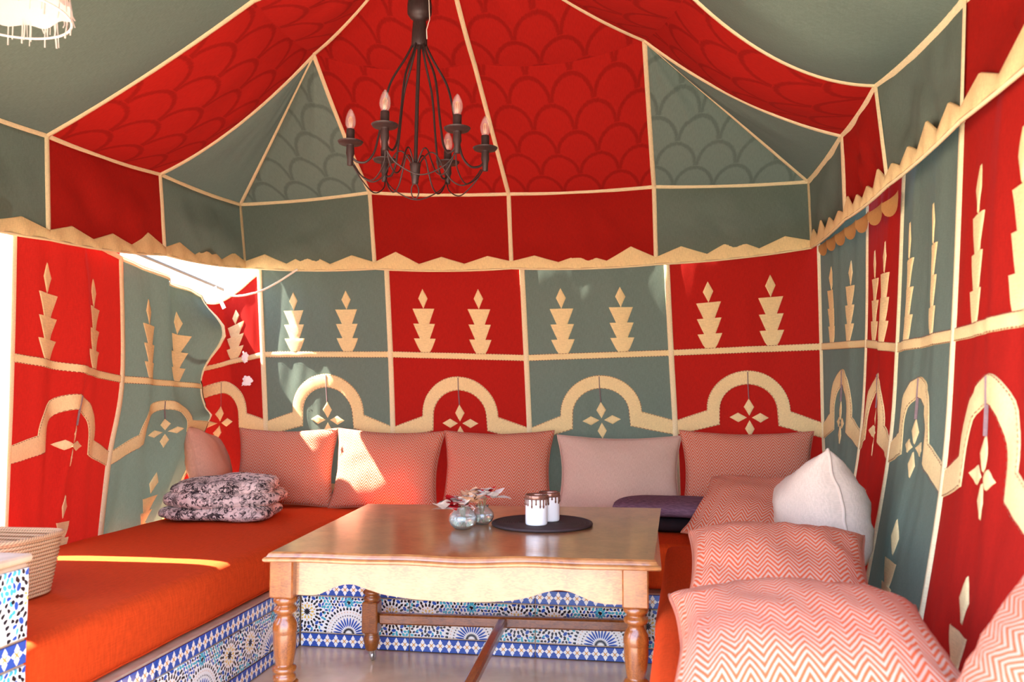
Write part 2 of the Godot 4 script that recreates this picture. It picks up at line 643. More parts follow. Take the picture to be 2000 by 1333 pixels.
func arch_pairs() -> Array:
	var w := 0.95
	var l := []
	for k in 7:
		var t := k / 6.0
		l.append([Vector2(lerpf(0, 0.212, t) / w, lerpf(1.1, 1.172, t)), Vector2(lerpf(0, 0.29, t) / w, lerpf(1.008, 1.08, t))])
	for k in 25:
		var a := PI - PI * k / 24.0
		l.append([Vector2((0.477 + 0.266 * cos(a)) / w, 1.174 + 0.264 * sin(a)), Vector2((0.477 + 0.182 * cos(a)) / w, 1.172 + 0.174 * sin(a))])
	for k in 7:
		var t := 1.0 - k / 6.0
		l.append([Vector2((0.954 - lerpf(0, 0.212, t)) / w, lerpf(1.1, 1.172, t)), Vector2((0.954 - lerpf(0, 0.29, t)) / w, lerpf(1.008, 1.08, t))])
	return l

func diamond(s: float, h: float, rs: float, rh: float) -> Array:
	return [Vector2(s - rs / 0.95, h), Vector2(s, h + rh), Vector2(s + rs / 0.95, h), Vector2(s, h - rh)]

func stepped(p: ClothPanel, s: float, h: float, k := 1.0) -> MB:
	# three upturned tiers, one mesh
	var pairs := []
	for t in 3:
		for q in 5:
			var f := q / 4.0
			var hw := lerpf(0.036, 0.078, f) * k / 0.95
			if q == 0 and t == 0: hw = 0.032 * k / 0.95
			pairs.append([Vector2(s - hw, h + (t + f * 0.999) * 0.085 * k), Vector2(s + hw, h + (t + f * 0.999) * 0.085 * k)])
	return sewn(p, pairs)

func dress(p: ClothPanel, cloth_part: Node3D, lower_s := 0.47) -> void:
	obj("arch_applique", sewn(p, arch_pairs()), M.cream, cloth_part)
	stitch(p, arch_pairs(), cloth_part)
	for s in [0.265, 0.675]:
		obj("candle_applique", stepped(p, s, 1.587), M.cream, cloth_part)
		obj("flame_diamond", patch(p, diamond(s, 1.902, 0.033, 0.06)), M.cream, cloth_part)
	for q in [[0.0, 0.068, 0.032, 0.056], [0.0, -0.068, 0.03, 0.052], [-0.07, 0.0, 0.055, 0.03], [0.07, 0.0, 0.055, 0.03]]:
		obj("petal_diamond", patch(p, diamond(0.505 + q[0] / 0.95, 1.128 + q[1], q[2], q[3])), M.cream, cloth_part)
	obj("hanging_stitch", sewn(p, [[Vector2(0.5, 1.43), Vector2(0.506, 1.43)], [Vector2(0.5, 1.34), Vector2(0.506, 1.34)], [Vector2(0.503, 1.25), Vector2(0.509, 1.25)]], 0.01), M.string, cloth_part)
	var band := []
	for k in 25: band.append([Vector2(k / 24.0, 1.587), Vector2(k / 24.0, 1.547)])
	obj("band_applique", sewn(p, band), M.cream, cloth_part)
	stitch(p, band, cloth_part)
	obj("candle_applique", stepped(p, lower_s, 0.47), M.cream, cloth_part)
	obj("flame_diamond", patch(p, diamond(lower_s, 0.8, 0.033, 0.06)), M.cream, cloth_part)

func seam(parent: Node3D, a: ClothPanel, s: float, h0: float, h1: float, w := 0.036) -> void:
	var pairs := []
	for k in 31:
		var h := lerpf(h0, h1, k / 30.0)
		pairs.append([Vector2(s - w * 0.5 / 0.95, h), Vector2(s + w * 0.5 / 0.95, h)])
	obj("seam_tape", sewn(a, pairs, 0.011), M.tape, parent)

# columns at HL heights, from places read along the seams
func col(a: Vector3, b: Vector3, c: Vector3, d: Vector3) -> Array: return [a, b, c, d]

func build_walls() -> void:
	var S := [
		col(V(-2.60, 0.42, -5.5), V(-2.637, 1.04, -5.5), V(-2.671, 1.573, -5.5), V(-2.71, 2.165, -5.5)),
		col(V(-1.70, 0.42, -5.5), V(-1.713, 1.005, -5.5), V(-1.736, 1.566, -5.5), V(-1.771, 2.182, -5.5)),
		col(V(-0.75, 0.42, -5.5), V(-0.769, 1.005, -5.5), V(-0.792, 1.535, -5.5), V(-0.823, 2.17, -5.5)),
		col(V(0.20, 0.42, -5.5), V(0.183, 1.06, -5.5), V(0.162, 1.562, -5.5), V(0.14, 2.16, -5.5)),
		col(V(1.12, 0.42, -5.5), V(1.104, 1.045, -5.5), V(1.104, 1.594, -5.5), V(1.103, 2.27, -5.5))]
	var wb := struct("wall_back", "back cloth wall of alternating green and red panels with cream arches and candles", "tent wall")
	for k in 4:
		var p := new_panel([S[k], S[k + 1]], [0.0, 1.0], 0.012)
		var c := obj("cloth_panel", panel_mesh(p, 36, 56, 0.42, 2.3), M.green if k % 2 == 0 else M.red, wb)
		dress(p, c)
		seam(wb, p, 0.0, 0.42, 2.25)
		if k == 3: seam(wb, p, 1.0, 0.42, 2.25)
	# right wall, bowing in towards the bench
	var R := [S[4],
		col(V(0.99, 0.42, -4.6), V(1.104, 1.03, -4.6), V(1.15, 1.56, -4.6), V(1.172, 2.2, -4.6)),
		col(V(0.885, 0.42, -3.708), V(1.005, 1.035, -3.708), V(1.051, 1.49, -3.708), V(1.095, 2.17, -3.708)),
		col(V(0.81, 0.42, -2.81), V(0.918, 1.0, -2.81), V(0.967, 1.482, -2.81), V(1.013, 2.15, -2.81)),
		col(V(0.75, 0.42, -1.92), V(0.82, 0.99, -1.92), V(0.872, 1.48, -1.92), V(0.93, 2.15, -1.92)),
		col(V(0.72, 0.42, -1.1), V(0.79, 0.99, -1.1), V(0.84, 1.48, -1.1), V(0.9, 2.15, -1.1))]
	var wr := struct("wall_right", "right cloth wall of narrow-looking green and red panels running towards the viewer", "tent wall")
	for k in 5:
		var p := new_panel([R[k], R[k + 1]], [0.0, 1.0], 0.01)
		var c := obj("cloth_panel", panel_mesh(p, 36, 56, 0.42, 2.3), M.green if k % 2 == 0 else M.red, wr)
		dress(p, c)
		if k > 0: seam(wr, p, 0.0, 0.42, 2.25, 0.032)
	# left wall, slack and folded, its top sunk at the corner
	var L := [
		col(V(-2.95, 0.42, -3.46), V(-2.95, 0.99, -3.46), V(-2.95, 1.47, -3.455), V(-2.95, 2.16, -3.44)),
		col(V(-2.93, 0.42, -4.12), V(-2.95, 0.92, -4.21), V(-2.95, 1.378, -4.311), V(-2.95, 2.08, -4.265)),
		col(V(-3.2, 0.42, -5.12), V(-2.885, 1.07, -5.1), V(-2.915, 1.345, -5.1), V(-2.94, 1.955, -5.1))]
	var mid1 := col(V(-3.3, 0.42, -5.2), V(-3.1, 1.0, -5.2), V(-3.12, 1.42, -5.2), V(-3.08, 1.955, -5.22))
	var mid2 := col(V(-3.1, 0.42, -5.5), V(-3.0, 1.0, -5.5), V(-3.0, 1.5, -5.5), V(-3.0, 1.96, -5.5))
	var wl := struct("wall_left", "slack left cloth wall, folded and sagging at the top by the corner", "tent wall")
	var folds1 := func(s, h):
		var e: float = sin(PI * s) * (0.25 + 0.75 * smoothstep(2.12, 1.75, h))
		var g: float = s * 13.0 + (h - 1.4) * 1.4
		return e * (0.014 * sin(g) + 0.008 * sin(g * 2.3 + 1.0)) + e * 0.045 * exp(-pow((s - 0.49 - (h - 1.4) * 0.1) * 17.0, 2.0))
	var swell := func(h): return 0.19 * exp(-pow((h - 1.89) / 0.15, 2.0)) + 0.04 * exp(-pow((h - 1.16) / 0.08, 2.0))
	var folds3 := func(s, h): return V(0.75, 0, 0.66) * (sin(PI * s) * 0.02 * sin(s * 14.0 + h * 5.0)) + V(1, 0, 0.1) * float(swell.call(h)) * pow(1.0 - s, 3.0)
	var folds2 := func(s, h):
		var e: float = sin(PI * s)
		return e * (0.03 * sin(s * 9.0 - (h - 1.6) * 3.0) + 0.02 * sin(s * 17.0 + h * 3.0)) + float(swell.call(h)) * pow(s, 4.0)
	var P1 := new_panel([L[0], L[1]], [0.0, 1.0], 0.03, folds1)
	var P2 := new_panel([L[1], L[2]], [0.0, 1.0], 0.02, folds2)
	# the seam between the second and third panels bulges into the tent
	P2.cols[1] = L[2]
	var P3 := new_panel([L[2], mid1, mid2, S[0]], [0.0, 0.26, 0.5, 1.0], 0.0, folds3)
	P3.inward = V(0.75, 0, 0.66)
	var k2 := 0
	for q in [[P1, M.red, 0.5], [P2, M.green, 0.5], [P3, M.red, 0.47]]:
		var p: ClothPanel = q[0]
		var c := obj("cloth_panel", panel_mesh(p, 56, 64, 0.42, 2.16 if k2 > 0 else 2.2), q[1], wl)
		dress(p, c, q[2])
		var hem := []
		for j in 31: hem.append([Vector2(j / 30.0, 2.165), Vector2(j / 30.0, 2.125)])
		obj("hem_tape", sewn(p, hem, 0.008), M.tape, wl)
		if k2 > 0: seam(wl, p, 0.0, 0.42, 2.16)
		k2 += 1
	seam(wl, P1, 0.008, 0.42, 2.2, 0.05)

# ------------------------------------------------------------------ roof
func edge(a: Vector3, b: Vector3, sag: float, t: float) -> Vector3:
	return a.lerp(b, t) + Vector3(0, -sag * 4.0 * t * (1.0 - t), 0)

# cloth stretched over four edges AB, DC, AD, BC with their own sags
func coons(A: Vector3, B: Vector3, C: Vector3, D: Vector3, sg: Array, nu: int, nv: int, sag: float, key: float, rough := 0.03) -> MB:
	var mb := MB.new()
	var pts := PackedVector3Array()
	var uvs := PackedVector2Array()
	var ax := (B - A).normalized()
	var ay := ((D - A) - ax * (D - A).dot(ax)).normalized()
	var nn := ax.cross(ay)
	if nn.dot(IN - A) < 0: nn = -nn
	for j in nv + 1:
		var w := float(j) / nv
		for i in nu + 1:
			var u := float(i) / nu
			var p := edge(A, B, sg[0], u) * (1 - w) + edge(D, C, sg[1], u) * w + edge(A, D, sg[2], w) * (1 - u) + edge(B, C, sg[3], w) * u
			p -= A * (1 - u) * (1 - w) + B * u * (1 - w) + D * (1 - u) * w + C * u * w
			var e := 16.0 * u * (1 - u) * w * (1 - w)
			p += nn * e * (sag + rough * wob.get_noise_3d(u * 40.0 + key * 50.0, w * 18.0, key * 21.0))
			pts.append(p)
			uvs.append(Vector2((p - A).dot(ax), -(p - A).dot(ay)))
	mb.sheet(pts, uvs, nu, nv)
	return mb

func tape_on(path: Array, w: float, parent: Node3D, called := "seam_tape", drop := 0.008, m: Material = null) -> void:
	var mb := MB.new()
	var pts := PackedVector3Array()
	var uvs := PackedVector2Array()
	var l := 0.0
	for k in path.size():
		var a: Vector3 = path[maxi(k - 1, 0)]
		var b: Vector3 = path[mini(k + 1, path.size() - 1)]
		var p: Vector3 = path[k]
		var t := (b - a).normalized()
		var f := (IN - p).normalized()
		f = (f - t * f.dot(t)).normalized()
		var sd := t.cross(f)
		l += a.distance_to(p)
		var ww := w * (1.0 + 0.12 * wob.get_noise_1d(l * 60.0 + p.x * 40.0))
		for q in [[-0.5, -0.002], [-0.36, drop], [0.0, drop * 1.3], [0.36, drop], [0.5, -0.002]]:
			pts.append(p + sd * ww * q[0] + f * q[1]); uvs.append(Vector2(q[0] * 0.05, l))
	mb.sheet(pts, uvs, 4, path.size() - 1)
	obj(called, mb, m if m else M.tape, parent)

func run(a: Vector3, b: Vector3, sag: float, n := 16) -> Array:
	var l := []
	for k in n + 1: l.append(edge(a, b, sag, float(k) / n))
	return l

func build_roof() -> void:
	var ce := struct("ceiling", "hipped tent roof of red and green cloth with cream seam tapes and a hanging valance", "tent roof")
	var CL := V(-2.87, 2.655, -5.5); var CR := V(1.046, 2.66, -5.5)
	var E := [CL, V(-1.885, 2.695, -5.46), V(-0.905, 2.645, -5.45), V(0.062, 2.655, -5.45), CR]
	var F := [CL, V(-2.9, 2.628, -4.55), V(-2.9, 2.566, -3.59), V(-2.9, 2.53, -2.55), V(-2.9, 2.5, -1.4)]
	var G := [CR, V(1.032, 2.655, -4.51), V(1.0, 2.64, -3.74), V(1.01, 2.54, -2.74), V(0.98, 2.5, -1.4)]
	var VL := V(-1.926, 3.31, -4.55); var VR := V(0.007, 3.26, -4.55)
	var MD := V(-0.945, 3.17, -4.5); var A := V(-0.94, 3.56, -3.6)
	var NL := V(-1.83, 3.166, -3.59); var NR := V(0.2, 3.05, -3.6)
	var A2 := V(-0.94, 3.56, -3.0); var VLf := V(-1.9, 3.2, -2.4); var VRf := V(0.02, 3.2, -2.4)
	var Hf := [F[4], V(-1.9, 2.5, -1.35), V(-0.94, 2.5, -1.35), V(0.02, 2.5, -1.35), G[4]]
	var MF := V(-0.94, 3.15, -2.4)
	var eb := 0.012; var hp := 0.0; var kn := 0.07
	# [corners A B C D, sags of AB DC AD BC, colour, own sag]
	var list := [
		[E[0], E[1], VL, VL, [eb, 0, hp, 0.03], 1, 0.03], [E[1], E[2], MD, VL, [eb, kn, 0.03, 0.0], 0, 0.03],
		[E[2], E[3], VR, MD, [eb, kn, 0.0, 0.03], 0, 0.03], [E[3], E[4], VR, VR, [eb, 0, 0.03, hp], 1, 0.03],
		[VL, MD, A, A, [kn, 0, 0.06, 0.04], 0, 0.02], [MD, VR, A, A, [kn, 0, 0.04, 0.06], 0, 0.02],
		[F[0], F[1], VL, VL, [eb, 0, hp, 0.07], 1, 0.02], [F[1], F[2], NL, VL, [eb, 0.03, 0.07, 0.02], 0, 0.05],
		[F[2], F[3], VLf, NL, [eb, 0.05, 0.02, 0.03], 1, 0.06], [F[3], F[4], VLf, VLf, [eb, 0, 0.03, 0.0], 0, 0.03],
		[VL, NL, A, A, [0.03, 0, 0.06, 0.03], 0, 0.02], [NL, VLf, A2, A, [0.05, 0.0, 0.03, 0.03], 1, 0.03],
		[G[0], G[1], VR, VR, [eb, 0, hp, 0.07], 1, 0.02], [G[1], G[2], NR, VR, [eb, 0.03, 0.07, 0.1], 0, 0.04],
		[G[2], G[3], VRf, NR, [eb, 0.05, 0.1, 0.05], 1, 0.08], [G[3], G[4], VRf, VRf, [eb, 0, 0.05, 0.0], 0, 0.03],
		[VR, NR, A, A, [0.03, 0, 0.06, 0.05], 0, 0.02], [NR, VRf, A2, A, [0.05, 0.0, 0.05, 0.03], 1, 0.03],
		[Hf[0], Hf[1], VLf, VLf, [eb, 0, 0, 0.03], 1, 0.02], [Hf[1], Hf[2], MF, VLf, [eb, kn, 0.03, 0.0], 0, 0.02],
		[Hf[2], Hf[3], VRf, MF, [eb, kn, 0, 0.03], 0, 0.02], [Hf[3], Hf[4], VRf, VRf, [eb, 0, 0.03, 0], 1, 0.02],
		[VLf, MF, A2, A2, [kn, 0, 0.03, 0.03], 0, 0.02], [MF, VRf, A2, A2, [kn, 0, 0.03, 0.03], 0, 0.02]]
	var k := 0
	for q in list:
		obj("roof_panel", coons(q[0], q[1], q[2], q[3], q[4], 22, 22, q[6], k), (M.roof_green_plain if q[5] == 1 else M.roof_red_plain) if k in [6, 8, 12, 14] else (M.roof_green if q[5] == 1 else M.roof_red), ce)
		k += 1
	# seams
	for i in 4:
		tape_on(run(E[i], E[i + 1], eb), 0.034, ce)
		tape_on(run(F[i], F[i + 1], eb), 0.034, ce)
		tape_on(run(G[i], G[i + 1], eb), 0.05, ce)
		tape_on(run(Hf[i], Hf[i + 1], eb), 0.034, ce)
	for q in [[CL, VL, hp], [VL, A, 0.06], [CR, VR, hp], [VR, A, 0.06], [E[1], VL, 0.03], [E[2], MD, 0.0], [MD, A, 0.04], [E[3], VR, 0.03], [F[1], VL, 0.07],
			[F[2], NL, 0.02], [NL, A, 0.03], [F[3], VLf, 0.03], [VLf, A2, 0.03], [G[1], VR, 0.07], [G[2], NR, 0.1], [NR, A, 0.05], [G[3], VRf, 0.05], [VRf, A2, 0.03], [A, A2, 0.0],
			[F[4], VLf, 0.0], [G[4], VRf, 0.0]]:
		tape_on(run(q[0], q[1], q[2]), 0.031, ce)
	# valance: panels hanging from the eaves, with a zigzag hem
	var EB := [V(-2.79, 2.187, -5.44), V(-1.83, 2.155, -5.43), V(-0.88, 2.135, -5.42), V(0.07, 2.138, -5.42), V(1.045, 2.222, -5.44)]
	var FB := [V(-2.79, 2.187, -5.44), V(-2.86, 2.135, -4.56), V(-2.86, 2.048, -3.577), V(-2.86, 2.02, -2.5), V(-2.86, 2.0, -1.4)]
	var GB := [V(1.045, 2.222, -5.44), V(0.985, 2.162, -4.28), V(0.965, 2.13, -3.47), V(0.945, 2.118, -2.62), V(0.9, 2.08, -1.4)]
	var cols := [[1, 0, 0, 1], [1, 0, 1, 0], [1, 0, 1, 0]]
	var w := 0
	for set in [[E, EB], [F, FB], [G, GB]]:
		for i in 4:
			var a: Vector3 = set[0][i]; var b: Vector3 = set[0][i + 1]
			var c: Vector3 = set[1][i + 1]; var d: Vector3 = set[1][i]
			var bs := 0.016 if w < 2 else 0.01
			var pn := obj("valance_panel", coons(a, b, c, d, [eb, bs, 0.0, 0.0], 30, 18, -0.035 if w == 2 else 0.012, 30.0 + w * 5 + i, 0.045 if w < 2 else 0.07), M.roof_green_plain if cols[w][i] == 1 else M.roof_red_plain, ce)
			# zigzag hem, three teeth to a panel
			var mb := MB.new()
			var pts := PackedVector3Array()
			var uvs := PackedVector2Array()
			var n := 48
			var tooth := 3.0 if w != 2 else 4.0
			for j in n + 1:
				var u := float(j) / n
				var low := edge(d, c, bs, u)
				var up := (a.lerp(b, u) - low).normalized()
				var f := (b - a).cross(Vector3.UP).normalized()
				if f.dot(IN - low) < 0: f = -f
				var tri := absf(fposmod(u * tooth, 1.0) * 2.0 - 1.0)
				var hh := 0.045 + 0.075 * (1.0 - tri) * (0.85 + 0.3 * sin(i * 2.1 + floor(u * tooth) * 1.7))
				var ripple := 0.006 * sin(u * 40.0 + i)
				for q in [[-0.004, 0.002], [0.0, 0.012], [0.5, 0.013], [0.96, 0.012], [1.0, 0.004]]:
					pts.append(low + up * (q[0] * hh) + f * (q[1] + ripple * (1.0 - q[0]))); uvs.append(Vector2(u, q[0] * hh))
			mb.sheet(pts, uvs, 4, n)
			obj("zigzag_hem", mb, M.cream, pn)
			var low_path := []
			for j in 25: low_path.append(edge(d, c, bs, j / 24.0) + (IN - d).normalized() * 0.01)
			var rp := MB.new()
			rp.tube(low_path, 0.0075, 6)
			obj("hem_cord", rp, M.tape, pn)
			tape_on(run(a, d, 0.0), 0.03, ce)
			if i == 3: tape_on(run(b, c, 0.0), 0.03, ce)
		w += 1
	# scalloped edge of the outer fly showing below the right valance
	for j in 7:
		var t := j / 6.0
		var c0 := V(1.07, 2.2, -5.25).lerp(V(1.03, 2.115, -3.7), t)
		var mb := MB.new()
		var pts := PackedVector3Array()
		var uvs := PackedVector2Array()
		for y in 7:
			for x in 9:
				var u := x / 4.0 - 1.0
				var d2 := y / 6.0
				var drop := 0.06 * sqrt(maxf(0.0, 1.0 - u * u * 0.96))
				pts.append(c0 + V(0.012 * (1 - u * u), 0.02 - d2 * (drop + 0.02), u * 0.125)); uvs.append(Vector2(u * 0.12, d2 * 0.1))
		mb.sheet(pts, uvs, 8, 6)
		obj("scallop_flap", mb, M.fly, ce)

# ------------------------------------------------------------------ benches
func tile_run(parent: Node3D, o: Vector3, ax: Vector3, n: Vector3, length: float, rows: Array, first := 0.0) -> void:
	# rows: [y0, height, kind]; tiles 0.64 long laid along ax from o
	for r in rows:
		var x := -first
		while x < length - 0.01:
			var a := maxf(x, 0.0)
			var b := minf(x + 0.64, length)
			var g := 0.0022
			var y0: float = r[0] + g
			var y1: float = r[0] + r[1] - g
			var mb := MB.new()
			var q := []
			for c in [[a + g, y0], [b - g, y0], [b - g, y1], [a + g, y1]]: q.append(c)
			var base := mb.v.size()
			var ctr := Vector2((a + b) * 0.5, (y0 + y1) * 0.5)
			for lay in [[0.0, 0.0], [0.0, 0.006], [0.003, 0.008]]:
				for c in q:
					var cx: float = c[0] + signf(ctr.x - c[0]) * lay[0]
					var cy: float = c[1] + signf(ctr.y - c[1]) * lay[0]
					mb.add(o + ax * cx + Vector3.UP * cy + n * lay[1], Vector2((cx - x) / 0.64, 1.0 - (cy - r[0]) / r[1]))
			for lay in 2:
				for i in 4:
					var i2 := (i + 1) % 4
					mb.quad(base + lay * 4 + i, base + lay * 4 + i2, base + lay * 4 + 4 + i2, base + lay * 4 + 4 + i)
			var f := []
			for i in 4: f.append(mb.add(mb.v[base + 8 + i], mb.uv[base + 8 + i]))
			mb.quad(f[0], f[1], f[2], f[3])
			# wind the faces to look along n
			var nn := (mb.v[f[2]] - mb.v[f[0]]).cross(mb.v[f[1]] - mb.v[f[0]])
			if nn.dot(n) < 0:
				for k in range(0, mb.id.size(), 3):
					var t := mb.id[k + 1]
					mb.id[k + 1] = mb.id[k + 2]
					mb.id[k + 2] = t
			obj("tile", mb, M.tile_field if r[2] == 0 else M.tile_border, parent)
			x += 0.64

func seat_cushion(called: String, label: String, poly: Array, y0: float, y1: float, soft := 0.045) -> void:
	# a slab with rounded upper and lower edges over a four-cornered plan, gently crowned
	var t := thing(called, label, "seat cushion")
	var mb := MB.new()
	var N := 26
	var layers := [[0.03, y0], [0.006, y0 + 0.012], [0.0, y0 + 0.04], [0.0, (y0 + y1) * 0.5], [0.002, y1 - soft], [0.012, y1 - soft * 0.4], [0.03, y1 - soft * 0.1], [0.06, y1]]
	var c := Vector3.ZERO
	for p in poly: c += p / 4.0
	var ringat := func(ins: float, y: float) -> PackedVector3Array:
		var r := PackedVector3Array()
		for k in 4:
			var a: Vector3 = poly[k]; var b: Vector3 = poly[(k + 1) % 4]
			var e := (b - a).normalized()
			var inn := Vector3(-e.z, 0, e.x)
			if inn.dot(c - a) < 0: inn = -inn
			for j in N:
				var f := float(j) / N
				var L := a.distance_to(b)
				var p := a.lerp(b, lerpf((ins + 0.02) / L, 1.0 - (ins + 0.02) / L, f)) + inn * ins
				p += inn * (-0.012 * sin(PI * f) * (1.0 if y > y0 + 0.02 and y < y1 - 0.02 else 0.5) + 0.006 * wob.get_noise_3d(p.x * 30.0, y * 60.0, p.z * 30.0))
				r.append(Vector3(p.x, y + 0.004 * wob.get_noise_2d(p.x * 40.0, p.z * 40.0), p.z))
		return r
	var rs := []
	for l in layers: rs.append(ringat.call(l[0], l[1]))
	mb.rings(rs, false, 6.0, 1.0)
	# top surface
	var pts := PackedVector3Array()
	var uvs := PackedVector2Array()
	var last: PackedVector3Array = rs[rs.size() - 1]
	for j in N + 1:
		for i in N + 1:
			var u := float(i) / N; var v := float(j) / N
			var A: Vector3 = last[0]; var B: Vector3 = last[N]; var C: Vector3 = last[2 * N]; var D: Vector3 = last[3 * N]
			var p := A.lerp(B, u).lerp(D.lerp(C, u), v)
			if j == 0: p = last[i] if i < N else last[N]
			elif i == N: p = last[N + j] if j < N else last[2 * N]
			elif j == N: p = last[3 * N - i]
			elif i == 0: p = last[(4 * N - j) % (4 * N)]
			else: p.y = y1 + 0.006 * wob.get_noise_2d(p.x * 22.0, p.z * 22.0) + 0.012 * sqrt(sin(PI * u) * sin(PI * v))
			pts.append(p); uvs.append(Vector2(p.x, p.z))
	mb.sheet(pts, uvs, N, N)
	for k in range(mb.id.size() - N * N * 6, mb.id.size(), 3):
		var a := mb.v[mb.id[k]]
		var f := (mb.v[mb.id[k + 2]] - a).cross(mb.v[mb.id[k + 1]] - a)
		if f.y < 0:
			var tt := mb.id[k + 1]
			mb.id[k + 1] = mb.id[k + 2]
			mb.id[k + 2] = tt
	var b0: PackedVector3Array = rs[0]
	var o := mb.v.size()
	for p in b0: mb.add(p)
	var m := mb.add(Vector3(c.x, y0, c.z))
	for i in b0.size(): mb.tri(m, o + i, o + (i + 1) % b0.size())
	obj("cushion_body", mb, M.seat, t)
	var pp := []
	var q: PackedVector3Array = ringat.call(0.004, y0 + 0.014)
	for k in 4:
		for j in range(1, N - 1): pp.append(q[k * N + j])
	var pb := MB.new()
	pb.tube(pp, 0.004, 5, 1.0, true)
	obj("piping", pb, M.seat, t)

func build_benches() -> void:
	var fl := struct("floor", "pale brown polished floor between the benches", "floor")
	var mb := MB.new()
	mb.box(V(-0.9, -0.05, -4.1), V(6.2, 0.1, 5.8), 0.004)
	obj("floor_slab", mb, M.floor, fl, false)
	var low := [[0.0, 0.07, 1], [0.072, 0.185, 0], [0.259, 0.07, 1]]
	# left bench
	var lb := struct("trim_1", "tiled left bench base with blue and white mosaic tiles", "bench")
	mb = MB.new(); mb.box(V(-2.4, 0.165, -3.86), V(1.25 - 0.016, 0.33, 3.32), 0.01)
	obj("bench_base", mb, M.plaster, lb, true)
	tile_run(lb, V(-1.783, 0.0, -4.128), V(0, 0, 1), V(1, 0, 0), 1.93, low, 0.0)
	# back bench
	var bb := struct("trim_2", "tiled back bench base with blue and white mosaic tiles behind the table", "bench")
	mb = MB.new(); mb.box(V(-0.4, 0.165, -4.84), V(2.76, 0.33, 1.4), 0.01)
	obj("bench_base", mb, M.plaster, bb, true)
	tile_run(bb, V(-1.772, 0.0, -4.138), V(1, 0, 0), V(0, 0, 1), 1.86, low, 0.06)
	# right bench
	var rb := struct("trim_3", "tiled right bench base beneath the heaped cushions", "bench")
	mb = MB.new(); mb.box(V(0.56, 0.165, -2.8), V(0.92, 0.33, 2.64), 0.01)
	obj("bench_base", mb, M.plaster, rb, true)
	tile_run(rb, V(0.098, 0.0, -4.128), V(0, 0, 1), V(-1, 0, 0), 2.6, low, 0.3)
	# end wall of the left bench
	var ew := struct("trim_4", "tiled end wall at the near end of the left bench", "bench")
	mb = MB.new(); mb.box(V(-2.39, 0.405, -1.87), V(1.214, 0.81, 0.66), 0.008)
	obj("end_wall_core", mb, M.plaster, ew, true)
	mb = MB.new(); mb.box(V(-2.387, 0.821, -1.87), V(1.222, 0.022, 0.68), 0.006)
	obj("coping", mb, M.plaster, ew, true)
	tile_run(ew, V(-1.783, 0.0, -2.195), V(0, 0, 1), V(1, 0, 0), 0.65, [[0.075, 0.185, 0], [0.262, 0.07, 1], [0.334, 0.185, 0], [0.521, 0.07, 1], [0.593, 0.205, 0]], 0.12)
	seat_cushion("seat_cushion", "long orange red seat cushion on the left bench, under the basket and patterned blanket", [V(-2.9, 0, -2.21), V(-1.825, 0, -2.21), V(-1.825, 0, -5.43), V(-2.9, 0, -5.43)], 0.332, 0.55)
	seat_cushion("seat_cushion", "red seat cushion on the back bench behind the table", [V(-1.8, 0, -4.2), V(0.96, 0, -4.2), V(1.04, 0, -5.43), V(-1.8, 0, -5.43)], 0.332, 0.55)
	seat_cushion("seat_cushion", "red seat cushion on the right bench beside the table, under the heaped pillows", [V(-0.02, 0, -1.55), V(0.72, 0, -1.55), V(0.88, 0, -4.17), V(0.085, 0, -4.17)], 0.332, 0.565)

# ------------------------------------------------------------------ pillows
func pillow(label: String, cat: String, at: Vector3, n: Vector3, up: Vector3, w: float, h: float, th: float, m: Material, pipe: Material, turn_uv := false, group := "", pin := 0.07, droop := 0.0, seed_ := 0.0) -> void:
	var z := n.normalized()
	var y := (up - z * up.dot(z)).normalized()
	var x := y.cross(z)
	var t := thing("pillow", label, cat, at, group)
	t.basis = Basis(x, y, z)
	var N := 26
	var at_ := func(u: float, v: float, side: float) -> Vector3:
		var px := w * 0.5 * u * (1.0 - pin * (1.0 - v * v) * u * u)
		var py := h * 0.5 * v * (1.0 - pin * (1.0 - u * u) * v * v)
		var e := maxf(0.0, (1.0 - u * u) * (1.0 - v * v))
		var d := th * 0.5 * pow(e, 0.42)
		if side < 0 and absf(n.x) < 0.7: d *= 0.55
		var rim := pow(maxf(absf(u), absf(v)), 3.0)
		d *= 1.0 + 0.12 * wob.get_noise_3d(u * 22.0 + seed_ * 31.0, v * 22.0, side * 9.0 + seed_)
		# puckers that run in from the corners
		d += th * 0.03 * rim * sin(atan2(v, u) * 26.0 + seed_) * pow(e, 0.3)
		py -= droop * (u * u) * h * 0.2
		return Vector3(px, py, d * side + droop * 0.1 * (v * v - 0.3) + 0.02 * wob.get_noise_2d(u * 16.0 + seed_ * 17.0, v * 16.0))
	var mb := MB.new()
	for side in [1.0, -1.0]:
		var pts := PackedVector3Array()
		var uvs := PackedVector2Array()
		for j in N + 1:
			for i in N + 1:
				var uu: float = sin((float(i) / N - 0.5) * PI)
				var vv: float = sin((float(j) / N - 0.5) * PI)
				if side > 0: uu = -uu
				var p: Vector3 = at_.call(uu, vv, side)
				pts.append(p)
				var q := Vector2(uu * w * 0.5, vv * h * 0.5)
				if turn_uv: q = Vector2(q.y, q.x)
				uvs.append(Vector2(q.x, -q.y))
		mb.sheet(pts, uvs, N, N)
	obj("cover", mb, m, t, true)
	var ring := []
	var K := 22
	for k in 4:
		for j in K:
			var f := -1.0 + 2.0 * j / K
			var uv := [Vector2(f, -1), Vector2(1, f), Vector2(-f, 1), Vector2(-1, -f)][k] as Vector2
			var p: Vector3 = at_.call(uv.x, uv.y, 0.0)
			ring.append(p)
	var pb := MB.new()
	pb.tube(ring, 0.0065, 6, 1.0, true)
	obj("piping", pb, pipe, t)

